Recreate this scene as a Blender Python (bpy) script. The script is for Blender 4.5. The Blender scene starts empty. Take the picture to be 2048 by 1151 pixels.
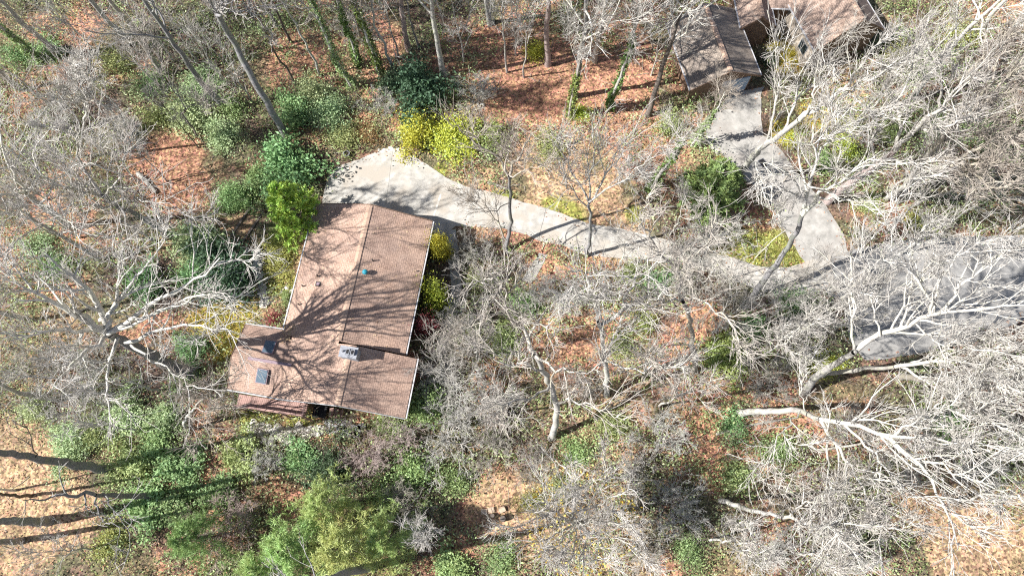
import bpy, math
import numpy as np
from mathutils import Matrix, Vector

# ------------------------------------------------------------------ camera
SC = bpy.context.scene
F, CX, CY = 1420.0, 1024.0, 575.5          # photo is 2048 x 1151
NX, NY, H = 1050.0, 1040.0, 56.0           # image point straight below the drone, drone height
_d = np.array([(NX-CX)/F, -(NY-CY)/F, -1.0]); _d /= np.linalg.norm(_d)
_z = -_d
_x = np.array([1.0, 0, 0]); _x = _x-_z*_x.dot(_z); _x /= np.linalg.norm(_x)
_y = np.cross(_z, _x)
RM = np.array([_x, _y, _z])
def W(px, py, z=0.0):
    """ground position (at height z) of a point seen in the survey photo"""
    r = RM @ np.array([(px-CX)/F, -(py-CY)/F, -1.0])
    return np.array([0, 0, H])+r*((z-H)/r[2])
cam = bpy.data.cameras.new('camera'); camo = bpy.data.objects.new('camera', cam)
SC.collection.objects.link(camo); SC.camera = camo
cam.sensor_width = 36; cam.lens = F/2048*36; cam.clip_end = 2000; cam.clip_start = 0.5
_m = Matrix([list(RM[i])+[0] for i in range(3)]+[[0, 0, 0, 1]]); _m.translation = (0, 0, H)
camo.matrix_world = _m

# ------------------------------------------------------------------ light
SUN_EL, SUN_HEAD = 44.5, 12.0              # elevation; heading the shadows run towards (deg north of east)
wd = bpy.data.worlds.new('World'); SC.world = wd; wd.use_nodes = True
nt = wd.node_tree; sky = nt.nodes.new('ShaderNodeTexSky'); sky.sky_type = 'NISHITA'
sky.sun_disc = False; sky.sun_elevation = math.radians(SUN_EL); sky.sun_rotation = math.radians(270-SUN_HEAD)
bg = nt.nodes['Background']; bg.inputs['Strength'].default_value = 0.062
nt.links.new(sky.outputs[0], bg.inputs['Color'])
sl = bpy.data.lights.new('sun', 'SUN'); sl.energy = 5.0; sl.angle = math.radians(0.55); sl.color = (1, 0.97, 0.92)
slo = bpy.data.objects.new('sun', sl); SC.collection.objects.link(slo)
_h, _e = math.radians(SUN_HEAD), math.radians(SUN_EL)
slo.rotation_euler = Vector((math.cos(_h)*math.cos(_e), math.sin(_h)*math.cos(_e), -math.sin(_e))).to_track_quat('-Z', 'Y').to_euler()
slo.location = (-60, -20, 60)
vs = SC.view_settings; vs.view_transform = 'Standard'; vs.look = 'None'; vs.gamma = 1; vs.exposure = 0.97
vs.use_curve_mapping = False
SC.cycles.use_denoising = False; SC.cycles.filter_width = 1.15
SC.cycles.max_bounces = 5; SC.cycles.diffuse_bounces = 3; SC.cycles.transparent_max_bounces = 4

# ------------------------------------------------------------------ helpers
RNG = np.random.default_rng(11)
COL = SC.collection
def link(name, me, parent=None):
    o = bpy.data.objects.new(name, me); COL.objects.link(o)
    if parent is not None: o.parent = parent
    return o
def tag(o, label=None, cat=None, group=None, kind=None):
    for k, v in (('label', label), ('category', cat), ('group', group), ('kind', kind)):
        if v: o[k] = v
    return o
def empty(name, loc=(0, 0, 0), rz=0.0, sc=1.0):
    o = bpy.data.objects.new(name, None); COL.objects.link(o)
    o.location = [float(v) for v in loc]; o.rotation_euler = (0, 0, float(rz)); o.empty_display_size = .3
    o.scale = (sc, sc, sc) if np.isscalar(sc) else sc
    return o
def mesh(name, V, Fc, mat=None, smooth=False, attr=None, mi=None, mat2=None):
    """V (n,3); Fc: list of int arrays (m,k) of equal k"""
    V = np.asarray(V, dtype=np.float32)
    me = bpy.data.meshes.new(name)
    Fc = [np.asarray(f, dtype=np.int32) for f in Fc if len(f)]
    nl = sum(f.size for f in Fc); npol = sum(len(f) for f in Fc)
    me.vertices.add(len(V)); me.vertices.foreach_set('co', V.ravel())
    me.loops.add(nl); me.polygons.add(npol)
    me.loops.foreach_set('vertex_index', np.concatenate([f.ravel() for f in Fc]))
    tot = np.concatenate([np.full(len(f), f.shape[1], np.int32) for f in Fc])
    st = np.concatenate([[0], np.cumsum(tot)[:-1]]).astype(np.int32)
    me.polygons.foreach_set('loop_start', st)
    if smooth: me.polygons.foreach_set('use_smooth', np.ones(npol, bool))
    me.update(calc_edges=True)
    if attr is not None:
        a = me.attributes.new('vary', 'FLOAT', 'FACE'); a.data.foreach_set('value', np.asarray(attr, np.float32))
    if mat: me.materials.append(mat)
    if mi is not None: me.materials.append(mat2); me.polygons.foreach_set('material_index', np.asarray(mi, np.int32))
    return me
class MB:
    """collects boxes, bars and prisms into one mesh"""
    def __init__(s): s.v = []; s.f = []
    def add(s, v, f):
        n = len(s.v); s.v += [tuple(map(float, p)) for p in v]; s.f += [tuple(i+n for i in q) for q in f]
    def box(s, lo, hi):
        x0, y0, z0 = lo; x1, y1, z1 = hi
        s.add([(x0,y0,z0),(x1,y0,z0),(x1,y1,z0),(x0,y1,z0),(x0,y0,z1),(x1,y0,z1),(x1,y1,z1),(x0,y1,z1)],
              [(3,2,1,0),(4,5,6,7),(0,1,5,4),(1,2,6,5),(2,3,7,6),(3,0,4,7)])
    def bar(s, a, b, w, h):
        a, b = Vector(a), Vector(b); t = (b-a).normalized()
        up = Vector((0,0,1)) if abs(t.z) < .95 else Vector((1,0,0))
        u = t.cross(up).normalized()*w/2; v = u.cross(t).normalized()*h/2
        s.add([a-u-v, a+u-v, a+u+v, a-u+v, b-u-v, b+u-v, b+u+v, b-u+v],
              [(3,2,1,0),(4,5,6,7),(0,1,5,4),(1,2,6,5),(2,3,7,6),(3,0,4,7)])
    def cyl(s, c, r0, r1, z0, z1, n=14):
        a = [2*math.pi*i/n for i in range(n)]
        v = [(c[0]+r0*math.cos(t), c[1]+r0*math.sin(t), z0) for t in a]+[(c[0]+r1*math.cos(t), c[1]+r1*math.sin(t), z1) for t in a]
        s.add(v, [(i, (i+1) % n, n+(i+1) % n, n+i) for i in range(n)]+[tuple(range(n-1, -1, -1)), tuple(range(n, 2*n))])
    def prism(s, top, th):
        n = len(top); v = list(top)+[(p[0], p[1], p[2]-th) for p in top]
        s.add(v, [tuple(range(n)), tuple(range(2*n-1, n-1, -1))]+[(i, n+i, n+(i+1) % n, (i+1) % n) for i in range(n)])
    def me(s, name, mat, bevel=0):
        me = bpy.data.meshes.new(name); me.from_pydata(s.v, [], s.f); me.update()
        if mat: me.materials.append(mat)
        return me
    def build(s, name, mat, parent=None): return link(name, s.me(name, mat), parent)

# value noise for placing and painting things on the ground
_LAT = RNG.random((256, 256))
def vnoise(x, y):
    xi, yi = np.floor(x).astype(int), np.floor(y).astype(int); fx, fy = x-xi, y-yi
    fx, fy = fx*fx*(3-2*fx), fy*fy*(3-2*fy)
    g = lambda a, b: _LAT[a & 255, b & 255]
    return (g(xi,yi)*(1-fx)+g(xi+1,yi)*fx)*(1-fy)+(g(xi,yi+1)*(1-fx)+g(xi+1,yi+1)*fx)*fy
def fbm(x, y, s=1.0, o=4):
    r, a, t = 0, 1, 0
    for k in range(o):
        r = r+a*vnoise(x/s+17.3*k, y/s+9.1*k); t += a; a *= .55; s *= .5
    return r/t
def in_poly(P, poly):
    x, y = P[:, 0], P[:, 1]; c = np.zeros(len(P), bool); n = len(poly)
    for i in range(n):
        x0, y0 = poly[i][:2]; x1, y1 = poly[(i+1) % n][:2]
        if y0 == y1: continue
        m = ((y0 > y) != (y1 > y)) & (x < (x1-x0)*(y-y0)/(y1-y0)+x0); c ^= m
    return c
def d_poly(P, poly):
    """signed distance (negative inside)"""
    d = np.full(len(P), 1e9); n = len(poly)
    for i in range(n):
        a = np.array(poly[i][:2]); b = np.array(poly[(i+1) % n][:2]); ab = b-a
        t = np.clip(((P[:, :2]-a)@ab)/max(ab@ab, 1e-9), 0, 1)
        d = np.minimum(d, np.hypot(*(P[:, :2]-a-t[:, None]*ab).T))
    return np.where(in_poly(P, poly), -d, d)

# ------------------------------------------------------------------ materials
def newmat(name, rough=.85):
    m = bpy.data.materials.new(name); m.use_nodes = True; n = m.node_tree
    b = n.nodes['Principled BSDF']; b.inputs['Roughness'].default_value = rough
    b.inputs['Specular IOR Level'].default_value = .25
    return m, n, b
def N(n, t, **kw):
    x = n.nodes.new(t)
    for k, v in kw.items():
        if k in x.inputs: x.inputs[k].default_value = v
        else: setattr(x, k, v)
    return x
def ramp(n, stops):
    r = n.nodes.new('ShaderNodeValToRGB'); e = r.color_ramp.elements
    while len(e) < len(stops): e.new(.5)
    for i, (p, c) in enumerate(stops): e[i].position = p; e[i].color = tuple(c)+(1,)
    return r
def mixc(n, fac, a, b, mode='MIX'):
    x = n.nodes.new('ShaderNodeMix'); x.data_type = 'RGBA'; x.blend_type = mode
    for s, v in ((0, fac), (6, a), (7, b)):
        if isinstance(v, bpy.types.NodeSocket): n.links.new(v, x.inputs[s])
        elif s == 0: x.inputs[0].default_value = v
        else: x.inputs[s].default_value = tuple(v)+(1,)
    return x.outputs[2]
def mottled(name, c1, c2, scale=3.0, rough=.85, bump=.0, detail=5, c3=None, s3=.4, coord='Object'):
    m, n, b = newmat(name, rough)
    tc = N(n, 'ShaderNodeTexCoord'); no = N(n, 'ShaderNodeTexNoise', Scale=scale, Detail=detail, Roughness=.65)
    n.links.new(tc.outputs[coord], no.inputs['Vector'])
    r = ramp(n, [(.32, c1), (.68, c2)]); n.links.new(no.outputs[0], r.inputs[0]); c = r.outputs[0]
    if c3:
        n2 = N(n, 'ShaderNodeTexNoise', Scale=s3, Detail=4); n.links.new(tc.outputs[coord], n2.inputs['Vector'])
        r2 = ramp(n, [(.48, (0, 0, 0)), (.62, (1, 1, 1))]); n.links.new(n2.outputs[0], r2.inputs[0])
        c = mixc(n, r2.outputs[0], c, c3)
    n.links.new(c, b.inputs['Base Color'])
    if bump:
        bp = N(n, 'ShaderNodeBump', Strength=bump, Distance=.04); n.links.new(no.outputs[0], bp.inputs['Height'])
        n.links.new(bp.outputs[0], b.inputs['Normal'])
    return m
def bark(name, c1, c2, c3=None):
    m = mottled(name, c1, c2, 3.4, .92, .9, 7, c3, 1.1); n = m.node_tree; b = n.nodes['Principled BSDF']; src = b.inputs['Base Color'].links[0].from_socket
    oi = N(n, 'ShaderNodeObjectInfo'); r = ramp(n, [(0, (.78, .72, .66)), (.5, (.95, .94, .93)), (1, (1.08, 1.08, 1.06))]); n.links.new(oi.outputs['Random'], r.inputs[0])
    n.links.new(mixc(n, 1.0, src, r.outputs[0], 'MULTIPLY'), b.inputs['Base Color']); return m
BARK = {
 'pale': bark('bark_pale', (.32, .305, .285), (.72, .70, .66), (.58, .57, .49)),
 'grey': bark('bark_grey', (.28, .27, .26), (.60, .585, .56), (.49, .49, .42)),
 'dark': bark('bark_dark', (.09, .075, .065), (.22, .19, .17)),
 'slate': bark('bark_slate', (.16, .16, .17), (.34, .33, .34), (.24, .25, .22)),
 'brush': bark('bark_brush', (.20, .165, .145), (.42, .37, .33)),
 'twig': bark('bark_twig', (.34, .318, .298), (.69, .66, .62)),
 'pink': bark('bark_pinkish', (.34, .27, .26), (.56, .47, .45)),
}
def leafmat(name, c, var=.55, tr=.25, hue=.03):
    """leaf colour with every leaf and every plant a little different"""
    m, n, b = newmat(name, .55)
    at = N(n, 'ShaderNodeAttribute', attribute_name='vary'); oi = N(n, 'ShaderNodeObjectInfo')
    hs = N(n, 'ShaderNodeHueSaturation', Color=tuple(c)+(1,))
    mr = N(n, 'ShaderNodeMapRange'); mr.inputs[3].default_value = 1-var; mr.inputs[4].default_value = 1+var
    n.links.new(at.outputs['Fac'], mr.inputs[0]); n.links.new(mr.outputs[0], hs.inputs['Value'])
    m2 = N(n, 'ShaderNodeMapRange'); m2.inputs[3].default_value = .5-hue; m2.inputs[4].default_value = .5+hue
    ad = N(n, 'ShaderNodeMath', operation='MULTIPLY_ADD'); n.links.new(at.outputs['Fac'], ad.inputs[0]); ad.inputs[1].default_value = .045
    ad2 = N(n, 'ShaderNodeMath', operation='SUBTRACT'); n.links.new(m2.outputs[0], ad2.inputs[0]); ad2.inputs[1].default_value = .022; n.links.new(ad2.outputs[0], ad.inputs[2])
    n.links.new(oi.outputs['Random'], m2.inputs[0]); n.links.new(ad.outputs[0], hs.inputs['Hue'])
    m3 = N(n, 'ShaderNodeMapRange'); m3.inputs[3].default_value = 1.05; m3.inputs[4].default_value = .78; n.links.new(at.outputs['Fac'], m3.inputs[0]); n.links.new(m3.outputs[0], hs.inputs['Saturation'])
    n.links.new(hs.outputs[0], b.inputs['Base Color'])
    t = N(n, 'ShaderNodeBsdfTranslucent'); n.links.new(hs.outputs[0], t.inputs[0])
    mx = N(n, 'ShaderNodeMixShader'); mx.inputs[0].default_value = tr
    n.links.new(b.outputs[0], mx.inputs[1]); n.links.new(t.outputs[0], mx.inputs[2])
    n.links.new(mx.outputs[0], n.nodes['Material Output'].inputs[0])
    return m
LEAF = {
 'dark': leafmat('leaf_dark', (.085, .15, .075)), 'mid': leafmat('leaf_mid', (.23, .36, .13)),
 'bright': leafmat('leaf_bright', (.32, .43, .15)), 'pale': leafmat('leaf_pale', (.42, .52, .25)),
 'yellowgreen': leafmat('leaf_yellowgreen', (.37, .40, .10)), 'lime': leafmat('leaf_lime', (.53, .60, .05), .55),
 'gold': leafmat('leaf_gold', (.60, .50, .04), .5), 'red': leafmat('leaf_red', (.45, .10, .15), .5),
 'olive': leafmat('leaf_olive', (.31, .38, .135)), 'rust': leafmat('leaf_rust', (.46, .24, .12), .6),
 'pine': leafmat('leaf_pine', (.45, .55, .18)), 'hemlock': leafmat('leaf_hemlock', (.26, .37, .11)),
 'fresh': leafmat('leaf_fresh', (.46, .63, .09)), 'oldgold': leafmat('leaf_oldgold', (.42, .33, .06), .5), 'tan': leafmat('leaf_tan', (.50, .34, .19), .5), 'ivy': leafmat('leaf_ivy', (.17, .24, .05), .7),
}
def simple(name, c, rough=.6, metal=0):
    m, n, b = newmat(name, rough); b.inputs['Base Color'].default_value = tuple(c)+(1,); b.inputs['Metallic'].default_value = metal
    return m

def shingle_mat(name, c1, c2, c3):
    m, n, b = newmat(name, .92)
    uv = N(n, 'ShaderNodeUVMap')
    br = N(n, 'ShaderNodeTexBrick', Scale=1.0); br.inputs['Brick Width'].default_value = .34; br.inputs['Row Height'].default_value = .16
    br.inputs['Mortar Size'].default_value = .018; br.inputs['Mortar Smooth'].default_value = .6; br.inputs['Bias'].default_value = 0
    br.inputs['Color1'].default_value = tuple(c1)+(1,); br.inputs['Color2'].default_value = tuple(c2)+(1,)
    br.inputs['Mortar'].default_value = tuple(v*.72 for v in c1)+(1,)
    n.links.new(uv.outputs[0], br.inputs['Vector'])
    no = N(n, 'ShaderNodeTexNoise', Scale=.7, Detail=6, Roughness=.7); n.links.new(uv.outputs[0], no.inputs['Vector'])
    r = ramp(n, [(.36, (.0,)*3), (.62, (1,)*3)]); n.links.new(no.outputs[0], r.inputs[0])
    c = mixc(n, r.outputs[0], br.outputs[0], c3)
    c = mixc(n, .7, br.outputs[0], c)
    ns = N(n, 'ShaderNodeTexNoise', Scale=.28, Detail=7, Roughness=.7); n.links.new(uv.outputs[0], ns.inputs['Vector']); rs = ramp(n, [(.35, (.70, .70, .72)), (.6, (1.08, 1.06, 1.02))]); n.links.new(ns.outputs[0], rs.inputs[0]); c = mixc(n, 1.0, c, rs.outputs[0], 'MULTIPLY')
    n3 = N(n, 'ShaderNodeTexNoise', Scale=9, Detail=3); n.links.new(uv.outputs[0], n3.inputs['Vector'])
    r3 = ramp(n, [(.3, (.72,)*3), (.7, (1.2,)*3)]); n.links.new(n3.outputs[0], r3.inputs[0])
    c = mixc(n, 1.0, c, r3.outputs[0], 'MULTIPLY')
    n.links.new(c, b.inputs['Base Color'])
    bp = N(n, 'ShaderNodeBump', Strength=.7, Distance=.02); inv = N(n, 'ShaderNodeMath', operation='SUBTRACT'); inv.inputs[0].default_value = 1
    n.links.new(br.outputs['Fac'], inv.inputs[1]); n.links.new(inv.outputs[0], bp.inputs['Height']); n.links.new(bp.outputs[0], b.inputs['Normal'])
    return m
SHINGLE = shingle_mat('shingles_tan_brown', (.365, .245, .195), (.415, .285, .23), (.545, .395, .32))
SHINGLE2 = shingle_mat('shingles_dusty_brown', (.30, .22, .18), (.36, .265, .22), (.42, .32, .27)); SHINGLE3 = shingle_mat('shingles_grey_brown', (.235, .195, .165), (.29, .24, .205), (.35, .30, .26))
WHITE = simple('white_trim', (.50, .49, .50), .5); SIDING = mottled('cedar_siding_and_gable_shade', (.16, .10, .07), (.27, .18, .13), 4)  # siding also serves as painted shade on the neighbour's front gable
STUCCO = mottled('cream_siding', (.52, .45, .37), (.60, .52, .44), .6); GLASS = simple('window_glass', (.035, .05, .06), .08)
SKYGL = simple('skylight_glass', (.11, .15, .19), .15); DECKW = mottled('deck_wood', (.30, .18, .155), (.48, .32, .28), 6)
BLACK = simple('flat_black', (.016, .016, .018), .6); METAL = simple('grey_metal', (.34, .34, .36), .4, .6)
TEAL = simple('teal_paint', (.03, .27, .36), .45); FLASH = simple('mauve_flashing', (.27, .20, .23), .5)
DARKM = simple('dark_vent', (.05, .045, .045), .6); STONE = mottled('pale_stone', (.42, .39, .34), (.74, .71, .66), 2.5, .9, .4)
FLAG = mottled('flagstone', (.26, .27, .28), (.44, .44, .43), 1.5, .9, .3); MASON = mottled('chimney_render', (.24, .25, .28), (.36, .37, .40), 3)
CONC = mottled('concrete_pale', (.30, .283, .255), (.54, .515, .475), 1.3, .9, .25, 10, (.40, .36, .31), .5)
CONC2 = mottled('concrete_grey', (.25, .24, .222), (.46, .44, .41), 1.3, .9, .25, 10, (.33, .305, .28), .42)
ASPH = mottled('asphalt', (.18, .175, .17), (.36, .35, .335), 1.4, .9, .25, 10, (.29, .28, .265), .3)
SEAM = simple('dark_seam', (.12, .115, .11), .9)
LOGM = mottled('weathered_log', (.24, .21, .18), (.45, .42, .38), 3, .9, .4)
BLUEG = simple('garage_door_paint', (.33, .42, .55), .5)

# ------------------------------------------------------------------ ground plan (from photo survey points)
def px_poly(pts, z=0.0): return [W(x, y, z) for x, y in pts]
DRIVE = px_poly([(655,357),(661,349),(674,334),(700,326),(734,312),(768,300),(802,300),(833,315),(865,336),(891,355),(930,373),(995,388),(1047,404),(1106,420),(1173,446),
  (1239,457),(1306,473),(1356,487),(1420,505),(1480,520),(1525,533),(1575,536),(1612,522),(1660,508),(1668,560),(1640,585),(1600,592),(1540,587),(1480,566),(1400,540),(1330,524),(1239,517),(1173,510),(1133,494),
  (1080,481),(1056,471),(1006,456),(911,452),(890,470),(850,480),(800,480),(700,480),(650,450),(645,400)])
NDRIVE = px_poly([(1450,188),(1529,174),(1521,190),(1521,232),(1526,270),(1554,292),(1580,324),(1592,346),(1641,395),(1663,430),(1686,468),(1696,505),(1665,512),(1612,526),(1600,512),(1590,494),(1576,472),(1557,440),(1538,404),(1522,378),(1480,357),(1445,324),(1412,283),(1413,245),(1432,215)])
ROAD = px_poly([(1652,508),(1700,502),(1755,489),(1832,477),(1932,473),(2060,470),(2400,470),(2400,640),(2060,640),(1960,668),(1870,700),(1798,714),(1731,720),(1700,680),(1694,637),(1680,602),(1650,584)])
WALK = px_poly([(893,462),(912,458),(918,520),(922,575),(908,640),(893,700),(900,742),(885,745),(870,705),(885,640),(902,575),(897,520)])
WALK2 = px_poly([(1078,505),(1096,510),(1078,545),(1062,566),(1042,560),(1060,535)])
HX, HY, HA = W(678,690,4.7)[0]+.12, W(678,690,4.7)[1], math.radians(-8.7)
def HL(x, y, z=0.0):   # house local -> world
    c, s = math.cos(HA), math.sin(HA); return np.array([HX+x*c-y*s, HY+x*s+y*c, z])
HOUSE = [HL(-4.5,11), HL(4.3,11), HL(4.3,.3), HL(5.2,.3), HL(5.2,-4), HL(-7.6,-4), HL(-7.6,.4), HL(-4.5,.4)]
NH = [px_poly([(1395,95),(1505,80),(1520,172),(1400,190)]), px_poly([(1495,-40),(1640,-40),(1640,40),(1500,60)]), px_poly([(1622,20),(1765,10),(1775,80),(1635,110)])]
FLAT = [DRIVE, NDRIVE, ROAD, WALK, WALK2, HOUSE]+NH

# ------------------------------------------------------------------ terrain
def axis(lo, hi, st, far):
    a = np.arange(lo, hi+1e-6, st); g = [st]; 
    while sum(g) < far: g.append(g[-1]*1.5)
    c = np.cumsum(g); return np.concatenate([(lo-c)[::-1], a, hi+c])
gx, gy = axis(-54, 54, .27, 350), axis(-8, 52, .27, 350)
X, Y = np.meshgrid(gx, gy); P = np.stack([X.ravel(), Y.ravel()], 1)
dmin = np.full(len(P), 1e9)
core = (np.abs(P[:, 0]) < 60) & (P[:, 1] > -15) & (P[:, 1] < 65)
for pg in FLAT: dmin[core] = np.minimum(dmin[core], d_poly(P[core], pg))
hb = (fbm(P[:, 0], P[:, 1], 6.0, 3)-.5)*.9+(fbm(P[:, 0]+50, P[:, 1], 1.2, 3)-.5)*.28
Z = hb*np.clip((dmin-.1)/2.5, 0, 1)
def ground_z(x, y):
    i = np.clip(np.searchsorted(gx, x), 0, len(gx)-1); j = np.clip(np.searchsorted(gy, y), 0, len(gy)-1)
    return Z.reshape(len(gy), len(gx))[j, i]
RUST, TANC, OLIVE, GOLD, MOSS, BROWN = [np.array(c) for c in ((.45,.24,.15),(.46,.31,.185),(.15,.145,.08),(.42,.32,.07),(.27,.28,.06),(.15,.105,.08))]
n1 = fbm(P[:, 0], P[:, 1], 5, 4); n2 = fbm(P[:, 0]+31, P[:, 1]-12, 2.2, 4); n3 = fbm(P[:, 0]-77, P[:, 1]+40, 9, 4)
def sm(x, a, b): t = np.clip((x-a)/(b-a), 0, 1); return (t*t*(3-2*t))[:, None]
C = BROWN+(RUST-BROWN)*sm(n1, .47, .66); C = C+(OLIVE-C)*sm(n2, .46, .60)*.8; C = C+(TANC-C)*sm(n3, .56, .70)*.6
ZONES = [(RUST, [(1150,150,190),(1000,120,140),(600,130,90),(1300,300,110),(1250,120,110),(760,90,80),(350,330,120),(100,480,130),(1150,680,110),(1130,560,75),(1390,700,60),(1400,880,110),(1500,900,90),(720,250,50),(1090,540,60),(1250,230,90),(1770,430,60),(560,990,45),(1000,1010,70),(1100,230,120)], .9),
 (TANC, [(1130,345,105),(1210,395,70),(70,1030,120),(60,950,90),(1040,1030,80),(990,1010,50),(1960,1085,140),(1700,160,60),(1240,468,70),(1180,925,60),(1090,400,60),(480,455,45),(560,530,60),(540,600,35),(1420,240,25),(1200,1060,60)], .9),
 (GOLD, [(470,640,62),(420,650,45),(1600,95,60),(1575,130,50),(1580,262,42),(395,672,30),(1620,230,40),(450,700,30),(1500,520,30)], 1),
 (MOSS, [(560,490,45),(560,560,35),(1556,492,42),(1592,520,30),(520,838,45),(600,842,30),(1640,725,40),(1270,430,22),(1130,420,40),(1010,400,30),(880,340,20),(1500,505,60)], .9)]
for colr, zs, wt in ZONES:
    for x, y, r in zs:
        c = W(x, y); rr = r*.0405; d = np.hypot(P[:, 0]-c[0], P[:, 1]-c[1])/rr+(n2-.5)*1.6
        C = C+(colr-C)*(1-sm(d, .65, 1.15))*wt
nx_, ny_ = len(gx), len(gy)
ii = (np.arange(ny_-1)[:, None]*nx_+np.arange(nx_-1)[None]).ravel()
me = mesh('ground', np.column_stack([P, Z]), [np.stack([ii, ii+1, ii+1+nx_, ii+nx_], 1)], None, True)
ca = me.color_attributes.new('zone', 'FLOAT_COLOR', 'POINT'); ca.data.foreach_set('color', np.column_stack([C, np.ones(len(C))]).astype(np.float32).ravel())
m, n, b = newmat('leaf_litter', .95); at = N(n, 'ShaderNodeAttribute', attribute_name='zone'); tc = N(n, 'ShaderNodeTexCoord')
vo = N(n, 'ShaderNodeTexVoronoi', Scale=6.5, Randomness=1.0); n.links.new(tc.outputs['Object'], vo.inputs['Vector'])
sp = N(n, 'ShaderNodeSeparateColor'); n.links.new(vo.outputs['Color'], sp.inputs[0])
hs = N(n, 'ShaderNodeHueSaturation'); n.links.new(at.outputs['Color'], hs.inputs['Color'])
mr = N(n, 'ShaderNodeMapRange'); mr.inputs[3].default_value = .35; mr.inputs[4].default_value = 1.5; n.links.new(sp.outputs[0], mr.inputs[0]); n.links.new(mr.outputs[0], hs.inputs['Value'])
mr = N(n, 'ShaderNodeMapRange'); mr.inputs[3].default_value = .475; mr.inputs[4].default_value = .525; n.links.new(sp.outputs[1], mr.inputs[0]); n.links.new(mr.outputs[0], hs.inputs['Hue'])
no = N(n, 'ShaderNodeTexNoise', Scale=1.6, Detail=8, Roughness=.75); n.links.new(tc.outputs['Object'], no.inputs['Vector'])
r = ramp(n, [(.3, (.45,)*3), (.7, (1.35,)*3)]); n.links.new(no.outputs[0], r.inputs[0])
n.links.new(mixc(n, 1.0, hs.outputs[0], r.outputs[0], 'MULTIPLY'), b.inputs['Base Color'])
bp = N(n, 'ShaderNodeBump', Strength=.8, Distance=.06); n.links.new(sp.outputs[2], bp.inputs['Height']); n.links.new(bp.outputs[0], b.inputs['Normal'])
me.materials.append(m)
tag(link('ground', me), 'rust brown leaf litter of the forest floor with mossy patches', kind='structure')

def rough_edge(poly, st=.35, amp=.10):
    out = []
    for i in range(len(poly)):
        a, b_ = np.array(poly[i]), np.array(poly[(i+1) % len(poly)]); k_ = max(1, int(np.linalg.norm(b_-a)/st)); nn = np.array([-(b_-a)[1], (b_-a)[0], 0])/max(np.linalg.norm(b_-a), 1e-6)
        for j in range(k_):
            p = a+(b_-a)*j/k_; w = fbm(np.array([p[0]*1.0]), np.array([p[1]*1.0]), .9, 3)[0]-.5; out.append(p+nn*w*2.4*amp)
    return out
def sheet(name, poly, top, mat, label, th=.16):
    poly = rough_edge(poly); mb = MB(); pl = poly if sum(poly[i][0]*poly[(i+1) % len(poly)][1]-poly[(i+1) % len(poly)][0]*poly[i][1] for i in range(len(poly))) > 0 else poly[::-1]
    mb.prism([(p[0], p[1], top) for p in pl], th); return tag(mb.build(name, mat), label, kind='structure')
drv = sheet('driveway', DRIVE, .055, CONC, 'pale concrete driveway widening at the end beside the brown roof')
sheet('driveway', NDRIVE, .05, CONC2, 'grey concrete driveway running down from the garage')
rd = sheet('road', ROAD, .03, ASPH, 'dark asphalt road under the bare branches')
sheet('path', WALK, .062, CONC2, 'narrow shaded walkway along the house wall'); sheet('path', WALK2, .03, CONC2, 'short pale garden path below the driveway')
mb = MB(); a, c = W(882,388), W(868,432); mb.bar((a[0],a[1],.054), (c[0],c[1],.054), .16, .016); mb.build('joint_strip', STONE, drv)
mb = MB(); a, c = W(808,432), W(868,434); mb.bar((a[0],a[1],.054), (c[0],c[1],.054), .07, .012); mb.build('joint_strip', CONC2, drv)
for (a, c, w_) in (((1180,447),(1182,512),.04), ((995,389),(985,455),.035), ((1092,417),(1078,480),.035), ((1270,465),(1262,518),.04), ((786,301),(772,408),.02)):
    a, c = W(*a), W(*c); mb = MB(); pr = [a+(c-a)*t_+np.array([RNG.normal()*.03, RNG.normal()*.03, 0])*(0 < t_ < 1) for t_ in np.linspace(0, 1, 6)]
    for q0, q1 in zip(pr[:-1], pr[1:]): mb.bar((q0[0],q0[1],.053), (q1[0],q1[1],.053), w_, .01)
    mb.build('joint', SEAM, drv)
for pts in (((1720,520),(1780,545),(1850,540),(1950,560),(2060,555)), ((1700,600),(1760,610),(1800,650),(1830,700)), ((1860,480),(1875,540),(1860,610),(1880,690))):
    mb = MB(); pr = [W(*q) for q in pts]; pr, _ = (lambda P_: (np.stack([np.interp(np.linspace(0, len(P_)-1, 22), range(len(P_)), [q[c_] for q in P_]) for c_ in range(2)], 1)+RNG.normal(size=(22, 2))*.09, 0))(pr)
    for q0, q1 in zip(pr[:-1], pr[1:]): mb.bar((q0[0],q0[1],.028), (q1[0],q1[1],.028), .06, .01)
    mb.build('crack_seal', SEAM, rd)

# ------------------------------------------------------------------ houses
def slope(name, pts, along, mat, parent, th=.13):
    """a roof plane with thickness, UVs in metres along and across the courses"""
    pts = [Vector([float(v) for v in p]) for p in pts]; al = Vector(along).normalized()
    nr = Vector((0, 0, 0))
    for i in range(len(pts)): nr += pts[i].cross(pts[(i+1) % len(pts)])
    if nr.z < 0: pts = pts[::-1]; nr = -nr
    nr.normalize(); dn = nr.cross(al)
    mb = MB(); mb.prism(pts, th); me = mb.me(name, mat); uv = me.uv_layers.new(name='UVMap')
    for lp in me.loops:
        p = me.vertices[lp.vertex_index].co; uv.data[lp.index].uv = (p.dot(al), p.dot(dn))
    return link(name, me, parent)
def gable_wall(parent, x0, x1, xr, ze0, ze1, zr, y0, y1, mat):
    mb = MB(); pr = [(x0, 0), (x1, 0), (x1, ze1), (xr, zr), (x0, ze0)]; k = len(pr)
    mb.add([(x, y0, z) for x, z in pr]+[(x, y1, z) for x, z in pr], [tuple(range(k)), tuple(range(2*k-1, k-1, -1))]+[((i+1) % k, i, k+i, k+(i+1) % k) for i in range(k)])
    return mb.build('wall', mat, parent)
_capme = None
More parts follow.
